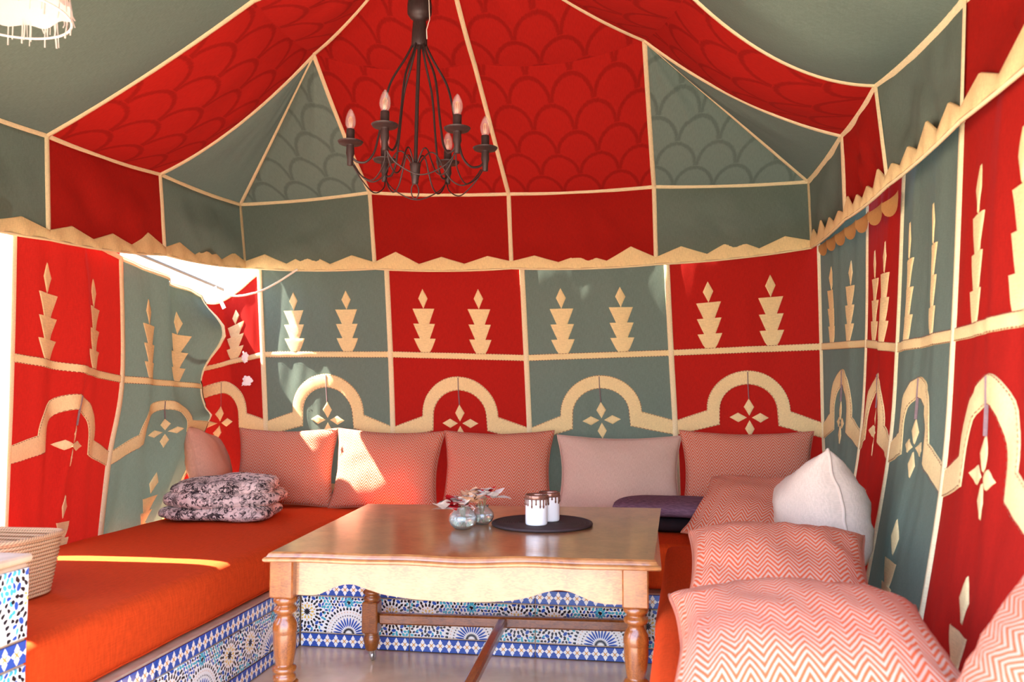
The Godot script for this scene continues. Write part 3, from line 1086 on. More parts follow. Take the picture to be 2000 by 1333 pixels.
func build_pillows() -> void:
	var g := "pillows in a row against the back wall"
	var lean := V(0, 0.25, 1)
	pillow("plain rose pillow leaning edge-on in the left corner, lit on one side", "pillow", V(-2.82, 0.8, -5.07), V(0.93, 0.25, -0.2), V(-0.25, 1, -0.15), 0.52, 0.52, 0.24, M.linen_rose, M.linen_rose, false, "", 0.06, 0.0, 1.0)
	pillow("herringbone pillow at the left end of the back row, behind the patterned blanket", "pillow", V(-2.385, 0.805, -5.27), V(0.12, 0.25, 1), V(0, 1, 0), 0.68, 0.53, 0.2, M.herring, M.piping, false, g, 0.10, 0.0, 2.0)
	pillow("second herringbone pillow of the back row, left of the flower vases", "pillow", V(-1.68, 0.8, -5.26), V(-0.03, 0.25, 1), V(0.02, 1, 0), 0.74, 0.53, 0.22, M.herring, M.piping, false, g, 0.10, 0.0, 3.0)
	pillow("third herringbone pillow of the back row, right behind the flower vases", "pillow", V(-0.945, 0.8, -5.26), lean, V(-0.01, 1, 0), 0.72, 0.53, 0.2, M.herring, M.piping, false, g, 0.10, 0.0, 4.0)
	pillow("plain beige pink pillow in the back row behind the two candle cups", "pillow", V(-0.175, 0.785, -5.26), V(0.02, 0.25, 1), V(0, 1, 0), 0.78, 0.51, 0.2, M.linen, M.linen, false, g, 0.10, 0.0, 5.0)
	pillow("herringbone pillow at the right end of the back row, above the plum blanket", "pillow", V(0.6, 0.805, -5.25), V(-0.04, 0.25, 1), V(0.0, 1, 0), 0.8, 0.54, 0.2, M.herring, M.piping, false, g, 0.1, 0.0, 6.0)
	pillow("herringbone pillow lying tilted on the right bench beside the white pillow", "pillow", V(0.53, 0.735, -4.22), V(-0.12, 0.9, 0.4), V(0.33, 0.4, -0.84), 0.6, 0.54, 0.2, M.herring, M.piping, false, "", 0.08, 0.0, 7.0)
	pillow("off-white pillow standing edge-on against the right wall", "pillow", V(0.68, 0.79, -3.5), V(-0.98, -0.1, 0.2), V(-0.2, 0.9, -0.3), 0.5, 0.45, 0.34, M.linen_pale, M.linen_pale, false, "", 0.06, 0.0, 8.0)
	pillow("herringbone pillow lying on the right bench in front of the off-white pillow", "pillow", V(0.42, 0.69, -2.88), V(-0.06, 0.9, 0.38), V(0.1, 0.4, -0.9), 0.6, 0.54, 0.27, M.herring, M.piping, false, "", 0.1, 0.0, 9.0)
	pillow("nearest full herringbone pillow lying on the right bench at the bottom edge", "pillow", V(0.38, 0.675, -2.16), V(-0.02, 1.0, 0.14), V(0.03, 0.15, -1), 0.66, 0.62, 0.26, M.herring, M.piping, false, "", 0.1, 0.0, 10.0)
	pillow("herringbone pillow cut off by the bottom right corner of the picture", "pillow", V(0.70, 0.70, -1.55), V(-0.75, 0.5, 0.3), V(0.4, 0.9, 0.0), 0.56, 0.5, 0.2, M.herring, M.piping, true, "", 0.06, 0.0, 11.0)

# ------------------------------------------------------------------ blankets, basket
func heap(mb: MB, c: Vector3, hx: float, hy: float, hz: float, sq: float, rough: float, seed_: float, turn := 0.0, nu := 60, nv := 26) -> void:
	var pts := PackedVector3Array()
	var uvs := PackedVector2Array()
	var b := Basis(Vector3.UP, turn)
	for j in nv + 1:
		var ph := -PI / 2 + PI * j / nv
		for i in nu + 1:
			var th := TAU * (i % nu) / nu
			var ct := cos(th); var st := sin(th)
			var r := pow(pow(absf(ct), sq) + pow(absf(st), sq), -1.0 / sq)
			var cp := pow(cos(ph), 0.5) if j > 0 and j < nv else 0.0
			var p := V(hx * ct * r * cp, hy * signf(sin(ph)) * pow(absf(sin(ph)), 0.8), hz * st * r * cp)
			var d := wob.get_noise_3d(p.x * 42.0 + seed_ * 13.0, p.y * 60.0, p.z * 42.0)
			var e := wob.get_noise_3d(p.x * 110.0, p.y * 150.0 + seed_ * 7.0, p.z * 110.0)
			p += p.normalized() * (d * rough + e * rough * 0.35)
			p.y = maxf(p.y, -hy)
			pts.append(c + b * p)
			uvs.append(Vector2(TAU * i / nu * hx * 0.8 + 0.3 * p.y, (ph + 0.2 * d) * hz * 1.3 + p.x * 0.25))
	mb.sheet(pts, uvs, nu, nv)

func build_blankets() -> void:
	var t := thing("folded_blanket", "folded black and pink patterned blanket lying on the left bench cushion", "blanket", V(-2.5, 0.562, -4.66))
	for q in [[V(0.0, 0.05, 0.02), 0.33, 0.05, 0.25, 0.15, 1.0], [V(0.015, 0.125, 0.0), 0.335, 0.055, 0.24, 0.22, 2.0], [V(0.03, 0.185, -0.02), 0.3, 0.05, 0.22, 0.26, 3.0]]:
		var mb := MB.new()
		heap(mb, q[0], q[1], q[2], q[3], 3.6, 0.06, q[5], q[4], 64, 22)
		obj("fold", mb, M.blanket, t, true)
	var mb2 := MB.new()
	heap(mb2, V(0.1, 0.2, -0.06), 0.2, 0.045, 0.16, 3.0, 0.04, 5.0, 0.3, 50, 20)
	obj("fold", mb2, M.blanket, t, true)
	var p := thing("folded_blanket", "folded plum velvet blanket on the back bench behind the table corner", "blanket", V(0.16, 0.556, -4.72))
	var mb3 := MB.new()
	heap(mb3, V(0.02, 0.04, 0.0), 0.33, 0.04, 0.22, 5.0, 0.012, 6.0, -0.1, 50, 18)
	obj("fold", mb3, M.plum_shadow, p, true)  # near-black layer drawn in for the shadow under the plum fold
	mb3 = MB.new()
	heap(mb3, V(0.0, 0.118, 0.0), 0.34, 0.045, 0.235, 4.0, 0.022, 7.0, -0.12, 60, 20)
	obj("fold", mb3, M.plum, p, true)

func build_basket() -> void:
	var t := thing("basket", "woven straw basket on the left bench beside the tiled end wall", "basket", V(-2.42, 0.562, -2.73))
	var n := 16
	var mb := MB.new()
	var ringp := func(hx: float, hz: float, y: float, r: float, wave: float) -> Array:
		var l := []
		for i in 56:
			var a := TAU * i / 56.0
			var c := cos(a); var s := sin(a)
			var k := pow(pow(absf(c), 4.0) + pow(absf(s), 4.0), -0.25)
			l.append(V(hx * c * k, y + wave * c * c * c * absf(s) + wave * 0.5 * cos(a * 2.0), hz * s * k))
		return l
	for k in n:
		var f := float(k) / (n - 1)
		var rr := 0.0068
		mb.tube(ringp.call(0.225 + 0.03 * f, 0.15 + 0.025 * f, 0.006 + f * 0.2, 0.3, 0.006 * f), rr, 7, 1.0, true)
	obj("coil_wall", mb, M.jute, t)
	mb = MB.new()
	mb.tube(ringp.call(0.258, 0.178, 0.214, 0.3, 0.006), 0.0088, 8, 1.0, true)
	obj("rim", mb, M.jute, t)
	mb = MB.new()
	for k in 12:
		var f := (k + 0.5) / 12.0
		mb.tube(ringp.call(0.225 * f, 0.15 * f, 0.008, 0.3, 0.0), 0.0075, 6, 1.0, true)
	obj("coil_bottom", mb, M.jute, t)

# ------------------------------------------------------------------ table and what stands on it
func build_table() -> void:
	var t := thing("table", "carved brown wooden table with turned legs in the middle of the benches", "table", V(0, 0, 0))
	var FL := V(-1.318, 0.75, -2.735); var FR := V(0.043, 0.75, -2.80); var BR := V(0.04, 0.75, -4.11); var BL := V(-1.40, 0.75, -4.04)
	var c := (FL + FR + BL + BR) / 4.0
	var top := MB.new()
	var N := 40
	var warp := func(e: int, f: float) -> float:
		return (0.003 * sin(f * 9.0 + 0.6) + 0.0025 * sin(f * 21.0)) * sin(PI * f) if e == 0 else 0.0
	var ring := func(ins: float, y: float) -> PackedVector3Array:
		var r := PackedVector3Array()
		var q := [FL, FR, BR, BL]
		for k in 4:
			var a: Vector3 = q[k]; var b: Vector3 = q[(k + 1) % 4]
			for j in N:
				var f := float(j) / N
				var p := a.lerp(b, f)
				var d := (c - p); d.y = 0
				var pp := p + V(signf(d.x) * minf(absf(d.x), ins), 0, signf(d.z) * minf(absf(d.z), ins))
				if k == 0 or k == 2: pp.x = lerpf(p.x + (ins if f < 0.5 else -ins), p.x, 0.0) if (j == 0) else p.x + (0.5 - f) * 2.0 * ins * (1.0 if k == 0 else -1.0)
				else: pp.z = p.z + (0.5 - f) * 2.0 * ins * (-1.0 if k == 1 else 1.0)
				pp.y = y + warp.call(k, f)
				r.append(pp)
		return r
	var rs := []
	for l in [[0.02, 0.714], [0.006, 0.716], [0.001, 0.72], [0.0, 0.727], [0.004, 0.7315], [0.010, 0.733], [0.012, 0.737], [0.016, 0.744], [0.024, 0.7495]]: rs.append(ring.call(l[0], l[1]))
	for k in rs.size() - 1:
		var sub := MB.new()
		top.rings([rs[k], rs[k + 1]], false, 4.0, 1.0)
	var up: PackedVector3Array = rs[rs.size() - 1]
	var o := top.v.size()
	var nz := 26
	for j in nz + 1:
		for i in N + 1:
			var u := float(i) / N; var v := float(j) / nz
			var p := up[0].lerp(up[N], u).lerp(up[3 * N].lerp(up[2 * N], u), v)
			if j == 0: p = up[i]
			if j == nz: p = up[3 * N - i]
			if j > 0 and j < nz: p.y = 0.7495 + 0.0012 * wob.get_noise_2d(p.x * 14.0, p.z * 14.0)
			top.add(p, Vector2(p.x * 0.7, p.z * 0.7))
	for j in nz:
		for i in N:
			var a := o + j * (N + 1) + i
			top.quad(a, a + N + 1, a + N + 2, a + 1)
	var bo := top.v.size()
	for p in rs[0]: top.add(p)
	var bm := top.add(V(c.x, 0.714, c.z))
	for i in 4 * N: top.tri(bm, bo + i, bo + (i + 1) % (4 * N))
	obj("tabletop", top, M.wood, t, true)
	# legs
	var legs := [V(-1.272, 0, -2.83), V(-0.043, 0, -2.885), V(-0.05, 0, -4.03), V(-1.335, 0, -3.965)]
	var names := 0
	for L in legs:
		var leg := MB.new()
		var s := 0.088
		leg.box(L + V(0, 0.648, 0), V(s, 0.132, s), 0.005, Basis.IDENTITY, 1.0)
		var prof := [Vector2(0.034, 0.585), Vector2(0.04, 0.578), Vector2(0.043, 0.57), Vector2(0.04, 0.562), Vector2(0.031, 0.556), Vector2(0.03, 0.55), Vector2(0.039, 0.543), Vector2(0.042, 0.535), Vector2(0.038, 0.527),
			Vector2(0.029, 0.521), Vector2(0.027, 0.513), Vector2(0.031, 0.505), Vector2(0.039, 0.492), Vector2(0.043, 0.475), Vector2(0.0425, 0.46), Vector2(0.04, 0.455), Vector2(0.041, 0.452), Vector2(0.041, 0.42), Vector2(0.037, 0.38), Vector2(0.032, 0.35),
			Vector2(0.03, 0.343), Vector2(0.04, 0.338), Vector2(0.045, 0.33), Vector2(0.04, 0.322), Vector2(0.032, 0.317), Vector2(0.038, 0.31), Vector2(0.043, 0.302), Vector2(0.038, 0.29), Vector2(0.034, 0.286)]
		prof.reverse()
		leg.lathe(prof, L, 24)
		leg.box(L + V(0, 0.212, 0), V(0.078, 0.15, 0.078), 0.006)
		var foot := [Vector2(0.022, 0.052), Vector2(0.028, 0.056), Vector2(0.036, 0.085), Vector2(0.041, 0.105), Vector2(0.038, 0.12), Vector2(0.032, 0.126), Vector2(0.036, 0.132), Vector2(0.034, 0.14)]
		leg.lathe(foot, L, 20)
		var lo := obj("leg", leg, M.wood_turned, t)
		var cs := MB.new()
		cs.lathe([Vector2(0.014, 0.034), Vector2(0.016, 0.05), Vector2(0.02, 0.054)], L, 12)
		var wb := Basis(Vector3.BACK, PI / 2)
		cs.lathe([Vector2(0.012, -0.009), Vector2(0.022, -0.009), Vector2(0.026, -0.005), Vector2(0.026, 0.005), Vector2(0.022, 0.009), Vector2(0.012, 0.009)], L + V(0.004, 0.0265, -0.012), 18, true, wb)
		for sd in [-1.0, 1.0]: cs.box(L + V(0.004, 0.04, -0.006) + V(sd * 0.0135, 0, 0), V(0.003, 0.04, 0.018), 0.001)
		obj("caster", cs, M.steel, lo)
		names += 1
	# aprons: front with a shaped lower edge; plain at the sides and back
	var prof2 := [Vector2(0.0, 0.590), Vector2(0.05, 0.589), Vector2(0.085, 0.592), Vector2(0.125, 0.612), Vector2(0.165, 0.628), Vector2(0.205, 0.632), Vector2(0.25, 0.618), Vector2(0.31, 0.600), Vector2(0.38, 0.590), Vector2(0.45, 0.584), Vector2(0.58, 0.580), Vector2(0.70, 0.584), Vector2(0.78, 0.592), Vector2(0.84, 0.606), Vector2(0.885, 0.622), Vector2(0.93, 0.632), Vector2(0.97, 0.626), Vector2(1.01, 0.61), Vector2(1.05, 0.594), Vector2(1.09, 0.588), Vector2(1.15, 0.588)]
	for q in [[legs[0], legs[1], 0], [legs[3], legs[2], 0], [legs[0], legs[3], 1], [legs[1], legs[2], 1]]:
		var ap := MB.new()
		var a: Vector3 = q[0]; var b: Vector3 = q[1]
		var e := (b - a).normalized()
		var nn := e.cross(Vector3.UP)
		a += e * 0.042; b -= e * 0.042
		var n := 60
		var secs := []
		for k in n + 1:
			var f := float(k) / n
			var x := f * 1.15
			var y := 0.6
			if q[2] == 0:
				for i in prof2.size() - 1:
					if x >= prof2[i].x and x <= prof2[i + 1].x + 1e-5:
						y = lerpf(prof2[i].y, prof2[i + 1].y, (x - prof2[i].x) / (prof2[i + 1].x - prof2[i].x))
			var p := a.lerp(b, f)
			secs.append(PackedVector3Array([p + nn * 0.012 + V(0, y, 0), p + nn * 0.012 + V(0, 0.715, 0), p - nn * 0.012 + V(0, 0.715, 0), p - nn * 0.012 + V(0, y, 0)]))
		# flat faces: each side is its own strip
		for sd in 4:
			var pts := PackedVector3Array()
			var uvs := PackedVector2Array()
			for k in n + 1:
				for z in 2:
					var p: Vector3 = secs[k][(sd + z) % 4]
					pts.append(p); uvs.append(Vector2((p - a).dot(e), p.y))
			ap.sheet(pts, uvs, 1, n)
		obj("apron", ap, M.wood, t, true)
	# stretchers
	for q in [[legs[3] + V(0.039, 0.205, 0), legs[2] + V(-0.039, 0.205, 0), 0.052, 0.04], [legs[0] + V(0.039, 0.205, 0), legs[1] + V(-0.039, 0.205, 0), 0.052, 0.04], [V(-0.69, 0.205, -3.98), V(-0.66, 0.205, -2.88), 0.04, 0.045]]:
		var sb := MB.new()
		var a: Vector3 = q[0]; var b: Vector3 = q[1]
		var e := (b - a).normalized()
		sb.box((a + b) * 0.5, V(a.distance_to(b), q[2], q[3]), 0.008, Basis(e, Vector3.UP, e.cross(Vector3.UP)))
		obj("stretcher", sb, M.wood_turned, t)

func build_tabletop_things() -> void:
	var y := 0.7505
	# round woven mat and two candle cups
	var m := thing("table_mat", "dark brown round woven mat on the table under the candle cups", "table mat", V(-0.437, y, -3.49))
	var mb := MB.new()
	for k in 24:
		var l := []
		var r := 0.008 + k * 0.0083
		for i in 48:
			var a := TAU * i / 48.0
			l.append(V(r * cos(a), 0.0055, r * sin(a)))
		mb.tube(l, 0.0052, 6, 1.0, true)
	obj("coil", mb, M.mat_dark, m)
	mb = MB.new()
	var l2 := []
	for i in 64:
		var a := TAU * i / 64.0
		l2.append(V(0.205 * cos(a), 0.007, 0.205 * sin(a)))
	mb.tube(l2, 0.007, 8, 1.0, true)
	obj("rim", mb, M.mat_dark, m)
	var k2 := 0
	for q in [[V(-0.452, y + 0.0105, -3.425), "white candle cup with brown glaze drips, standing in front on the mat", 0.0455, 0.122], [V(-0.412, y + 0.0105, -3.535), "white candle cup with brown glaze drips, half hidden behind the front one", 0.044, 0.12]]:
		var c := thing("candle_cup", q[1], "cup", q[0], "candle cups on the mat")
		var r: float = q[2]; var h: float = q[3]
		mb = MB.new()
		mb.lathe([Vector2(0.001, 0.012), Vector2(r - 0.008, 0.012), Vector2(r - 0.005, 0.02), Vector2(r - 0.0045, h - 0.004), Vector2(r - 0.002, h), Vector2(r, h - 0.003), Vector2(r, 0.008), Vector2(r - 0.002, 0.002), Vector2(r - 0.005, 0.0), Vector2(0.001, 0.0)], Vector3.ZERO, 40, false)
		obj("cup_body", mb, M.ceramic, c)
		mb = MB.new()
		mb.lathe([Vector2(r - 0.0055, h - 0.02), Vector2(r - 0.006, h - 0.004), Vector2(r - 0.002, h + 0.0022), Vector2(r + 0.002, h - 0.002), Vector2(r + 0.0022, h - 0.013), Vector2(r + 0.0005, h - 0.018)], Vector3.ZERO, 40, false)
		obj("glaze_rim", mb, M.drip, c)
		mb = MB.new()
		var r2 := RandomNumberGenerator.new()
		r2.seed = 20 + k2
		for i in 17:
			var a := TAU * (i + r2.randf_range(-0.25, 0.25)) / 17.0
			var d := r2.randf_range(0.016, 0.04)
			var dir := V(cos(a), 0, sin(a))
			var path := []
			var rad := []
			for j in 7:
				var f := j / 6.0
				path.append(dir * (r + 0.0006) + V(0, h - 0.012 - d * f, 0))
				rad.append(0.0042 - 0.0012 * sin(f * PI) + (0.0008 if j == 5 else 0.0) - (0.002 if j == 6 else 0.0))
			mb.tube(path, rad, 7)
		obj("glaze_drips", mb, M.drip, c)
		mb = MB.new()
		mb.lathe([Vector2(0.001, 0.075), Vector2(r - 0.006, 0.074), Vector2(r - 0.006, 0.014), Vector2(0.001, 0.014)], Vector3.ZERO, 30, false)
		obj("wax", mb, M.ceramic, c)
		mb = MB.new()
		mb.tube([V(0, 0.072, 0), V(0.001, 0.082, 0), V(0.003, 0.088, 0.001)], 0.001, 5)
		obj("wick", mb, M.iron, c)
		k2 += 1
	# two small glass vases with flower heads
	k2 = 0
	for q in [[V(-0.742, y, -3.34), "clear glass bud vase with red and white flowers, the nearer one on the table", 1.25], [V(-0.69, y, -3.47), "clear glass bud vase with white and peach flowers, behind the nearer vase", 1.1]]:
		var vs := thing("flower_vase", q[1], "vase", q[0], "small glass vases on the table")
		var s: float = q[2]
		mb = MB.new()
		var pr := [Vector2(0.001, 0.0), Vector2(0.026, 0.0), Vector2(0.04, 0.012), Vector2(0.047, 0.028), Vector2(0.044, 0.045), Vector2(0.032, 0.058), Vector2(0.024, 0.064), Vector2(0.027, 0.072), Vector2(0.0255, 0.0725), Vector2(0.0215, 0.064), Vector2(0.029, 0.057), Vector2(0.04, 0.044), Vector2(0.043, 0.028), Vector2(0.036, 0.014), Vector2(0.022, 0.005), Vector2(0.001, 0.005)]
		var ps := []
		for e in pr: ps.append(e * s)
		mb.lathe(ps, Vector3.ZERO, 32, false)
		obj("glass_bowl", mb, M.glass, vs, true)
		mb = MB.new()
		mb.lathe([Vector2(0.001, 0.0055 * s), Vector2(0.021 * s, 0.0055 * s), Vector2(0.035 * s, 0.0145 * s), Vector2(0.0422 * s, 0.0285 * s), Vector2(0.041 * s, 0.038 * s), Vector2(0.001, 0.038 * s)], Vector3.ZERO, 32, false)
		obj("water", mb, M.glass, vs, true)
		var r2 := RandomNumberGenerator.new()
		r2.seed = 40 + k2 * 3
		mb = MB.new()
		for i in 9:
			var a := TAU * i / 9.0 + r2.randf()
			mb.tube(spline([V(cos(a + 2.0) * 0.015, 0.012, sin(a + 2.0) * 0.015), V(cos(a) * 0.008, 0.05, sin(a) * 0.008), V(cos(a) * 0.02, 0.1 + r2.randf() * 0.015, sin(a) * 0.02)], 5), 0.0014, 5)
		obj("stems", mb, M.stem, vs)
		# flower heads: petals as curled leaves of some thickness
		var heads := [[V(-0.03, 0.088, 0.03), M.petal_red, 0.032, 9], [V(-0.005, 0.1, 0.0), M.petal_white, 0.03, 8], [V(0.035, 0.1, 0.02), M.petal_peach, 0.03, 9], [V(-0.075, 0.07, 0.03), M.petal_white, 0.034, 6], [V(-0.055, 0.08, 0.0), M.petal_red, 0.028, 8], [V(0.01, 0.085, 0.04), M.petal_white, 0.028, 7]]
		if k2 == 1: heads = [[V(0.0, 0.1, 0.02), M.petal_white, 0.032, 8], [V(0.025, 0.11, 0.0), M.petal_red, 0.026, 7], [V(-0.035, 0.096, 0.02), M.petal_peach, 0.03, 8], [V(0.05, 0.1, 0.015), M.petal_white, 0.034, 6], [V(0.0, 0.13, 0.0), M.petal_white, 0.026, 5]]
		for hd in heads:
			mb = MB.new()
			var ctr: Vector3 = hd[0] * 1.0 + V(0, 0.012, 0)
			for i in hd[3]:
				var a: float = TAU * i / hd[3] + r2.randf() * 0.5
				var el := r2.randf_range(0.25, 1.25)
				var dir := V(cos(a) * cos(el), sin(el), sin(a) * cos(el))
				var side := dir.cross(Vector3.UP).normalized()
				var nrm := side.cross(dir)
				var len: float = hd[2] * 1.75 * r2.randf_range(0.8, 1.25)
				var rs := []
				for j in 7:
					var f := j / 6.0
					var wd: float = hd[2] * 0.68 * sin(PI * clampf(f * 0.92 + 0.06, 0, 1)) * 1.1 + 0.0008
					var cc: Vector3 = ctr + dir * len * f - nrm * len * 0.5 * f * f
					rs.append(PackedVector3Array([cc - side * wd, cc - nrm * wd * 0.25 + nrm * 0.0008, cc + side * wd, cc - nrm * wd * 0.25 - nrm * 0.0008]))
				mb.rings(rs, true)
			obj("flower_head", mb, hd[1], vs)
		k2 += 1

# ------------------------------------------------------------------ lamps
func build_chandelier() -> void:
	var C := V(-0.985, 0, -3.5)
	var t := thing("chandelier", "black wrought iron chandelier with six candle bulbs hanging from the roof", "chandelier", C)
	var mb := MB.new()
	mb.lathe([Vector2(0.012, 2.845), Vector2(0.036, 2.848), Vector2(0.034, 2.9), Vector2(0.03, 2.95), Vector2(0.027, 2.968), Vector2(0.04, 2.975), Vector2(0.054, 2.995), Vector2(0.055, 3.03), Vector2(0.05, 3.07), Vector2(0.052, 3.11), Vector2(0.04, 3.13), Vector2(0.012, 3.14)], Vector3.ZERO, 24)
	obj("canopy", mb, M.iron, t, true)
	mb = MB.new()
	mb.tube([V(0, 3.13, 0), V(0.002, 3.35, 0), V(0.03, 3.53, -0.08)], 0.008, 8)
	obj("hanging_rod", mb, M.iron, t)
	mb = MB.new()
	mb.tube([V(0.05, 3.06, 0.03), V(0.056, 2.95, 0.035), V(0.045, 2.9, 0.045), V(0.046, 2.86, 0.04)], 0.002, 5)
	obj("wire", mb, M.rope, t)
	mb = MB.new()
	mb.tube([V(0, 2.86, 0), V(-0.008, 2.6, 0), V(-0.014, 2.3, 0)], 0.0085, 10)
	obj("center_rod", mb, M.iron, t)
	mb = MB.new()
	var hc := V(-0.015, 0, 0)
	mb.lathe([Vector2(0.004, 2.222), Vector2(0.014, 2.225), Vector2(0.017, 2.255), Vector2(0.02, 2.262), Vector2(0.023, 2.3), Vector2(0.026, 2.312), Vector2(0.02, 2.318), Vector2(0.006, 2.318)], hc, 18)
	obj("hub", mb, M.iron, t, true)
	mb = MB.new()
	var ringp := []
	for i in 24:
		var a := TAU * i / 24.0
		ringp.append(hc + V(0.017 * cos(a), 2.192 + 0.033 * sin(a), 0.004 * sin(a)))
	mb.tube(ringp, 0.003, 6, 1.0, true)
	obj("ring", mb, M.iron, t)
	var R := 0.297
	for k in 6:
		var a := TAU * k / 6.0 + deg_to_rad(18.0)
		var d := V(cos(a), 0, -sin(a))
		var arm := MB.new()
		var pts := []
		for q in [[0.022, 2.87], [0.06, 2.79], [0.118, 2.69], [0.143, 2.61], [0.16, 2.51], [0.178, 2.42], [0.196, 2.352], [0.23, 2.312], [0.268, 2.312], [0.289, 2.33]]: pts.append(d * q[0] + V(0, q[1], 0))
		arm.tube(spline(pts, 5), 0.0052, 8)
		var am := obj("arm", arm, M.iron, t)
		var sc := MB.new()
		pts = []
		for q in [[0.012, 2.3], [0.03, 2.335], [0.062, 2.368], [0.092, 2.355], [0.12, 2.3], [0.155, 2.245], [0.2, 2.225], [0.245, 2.25], [0.28, 2.3]]: pts.append(hc * (1.0 - q[0] / R) + d * q[0] + V(0, q[1], 0))
		sc.tube(spline(pts, 5), 0.0034, 7)
		obj("scroll", sc, M.iron, am)
		var a2 := a + TAU / 6.0
		var d2 := V(cos(a2), 0, -sin(a2))
		var sw := MB.new()
		sw.tube(spline([d * 0.288 + V(0, 2.3, 0), d.lerp(d2, 0.14) * 0.27 + V(0, 2.245, 0), d.lerp(d2, 0.5) * 0.262 + V(0, 2.205, 0), d.lerp(d2, 0.86) * 0.27 + V(0, 2.245, 0), d2 * 0.288 + V(0, 2.3, 0)], 6), 0.003, 7)
		obj("swag", sw, M.iron, am)
		var h := MB.new()
		var at := d * R
		h.lathe([Vector2(0.005, 2.292), Vector2(0.0125, 2.294), Vector2(0.0135, 2.33), Vector2(0.0185, 2.345), Vector2(0.0165, 2.38), Vector2(0.016, 2.386), Vector2(0.05, 2.39), Vector2(0.056, 2.399), Vector2(0.054, 2.4), Vector2(0.018, 2.394), Vector2(0.018, 2.398), Vector2(0.0185, 2.452), Vector2(0.016, 2.455), Vector2(0.004, 2.455)], at, 22)
		obj("candle_holder", h, M.iron, t, true)
		var bl := MB.new()
		bl.lathe([Vector2(0.012, 2.452), Vector2(0.016, 2.46), Vector2(0.0215, 2.474), Vector2(0.0235, 2.488), Vector2(0.0215, 2.506), Vector2(0.0165, 2.522), Vector2(0.0095, 2.536), Vector2(0.004, 2.543), Vector2(0.0006, 2.546)], at, 20, false)
		var bo := obj("bulb", bl, M.bulb, t, true)
		var fm := MB.new()
		for s in 4:
			var fa := TAU * s / 4.0
			fm.tube([at + V(0.006 * cos(fa), 2.465, 0.006 * sin(fa)), at + V(0.009 * cos(fa), 2.5, 0.009 * sin(fa)), at + V(0.003 * cos(fa), 2.512, 0.003 * sin(fa))], 0.0009, 4)
		obj("filament", fm, M.filament, bo)

func build_pendant() -> void:
	var C := V(-1.94, 2.49, -2.2)
	var t := thing("pendant_lamp", "white raffia pendant lamp shade with loose fringe in the top left corner", "lamp", C)
	var mb := MB.new()
	var pts := PackedVector3Array()
	var uvs := PackedVector2Array()
	for j in 17:
		var f := j / 16.0
		for i in 61:
			var a := TAU * i / 60.0
			var r := lerpf(0.055, 0.182, pow(f, 0.6)) * (1.0 + 0.02 * sin(i * 12.0))
			pts.append(V(r * cos(a), 0.26 - 0.245 * f + 0.008 * sin(a * 9.0) * f, r * sin(a))); uvs.append(Vector2(i / 6.0, f * 2.0))
	mb.sheet(pts, uvs, 60, 16)
	obj("lamp_shade", mb, M.raffia, t)
	mb = MB.new()
	var l := []
	for i in 60: l.append(V(0.186 * cos(TAU * i / 60.0), -0.022, 0.186 * sin(TAU * i / 60.0)))
	mb.tube(l, 0.0038, 8, 1.0, true)
	obj("wire_ring", mb, M.white, t)
	mb = MB.new()
	var r2 := RandomNumberGenerator.new()
	r2.seed = 9
	for i in 70:
		var a := r2.randf() * TAU
		var dr := r2.randf_range(0.012, 0.075)
		var d := V(cos(a), 0, sin(a))
		mb.tube([d * 0.178 + V(0, 0.06, 0), d * 0.186 + V(0, 0.01, 0), d * (0.186 + r2.randf_range(-0.006, 0.01)) + V(0, 0.012 - dr, 0)], r2.randf_range(0.0012, 0.003), 5)
	var fr := obj("fringe", mb, M.raffia, t)
	fr.set_meta("kind", "stuff")
	mb = MB.new()
	mb.lathe([Vector2(0.004, 0.1), Vector2(0.02, 0.1), Vector2(0.022, 0.17), Vector2(0.01, 0.18)], Vector3.ZERO, 16)
	obj("lamp_holder", mb, M.iron, t, true)
	mb = MB.new()
	mb.tube([V(0, 0.17, 0), V(0, 0.4, 0), V(0.01, 0.7, 0)], 0.003, 6)
	obj("cord", mb, M.rope, t)

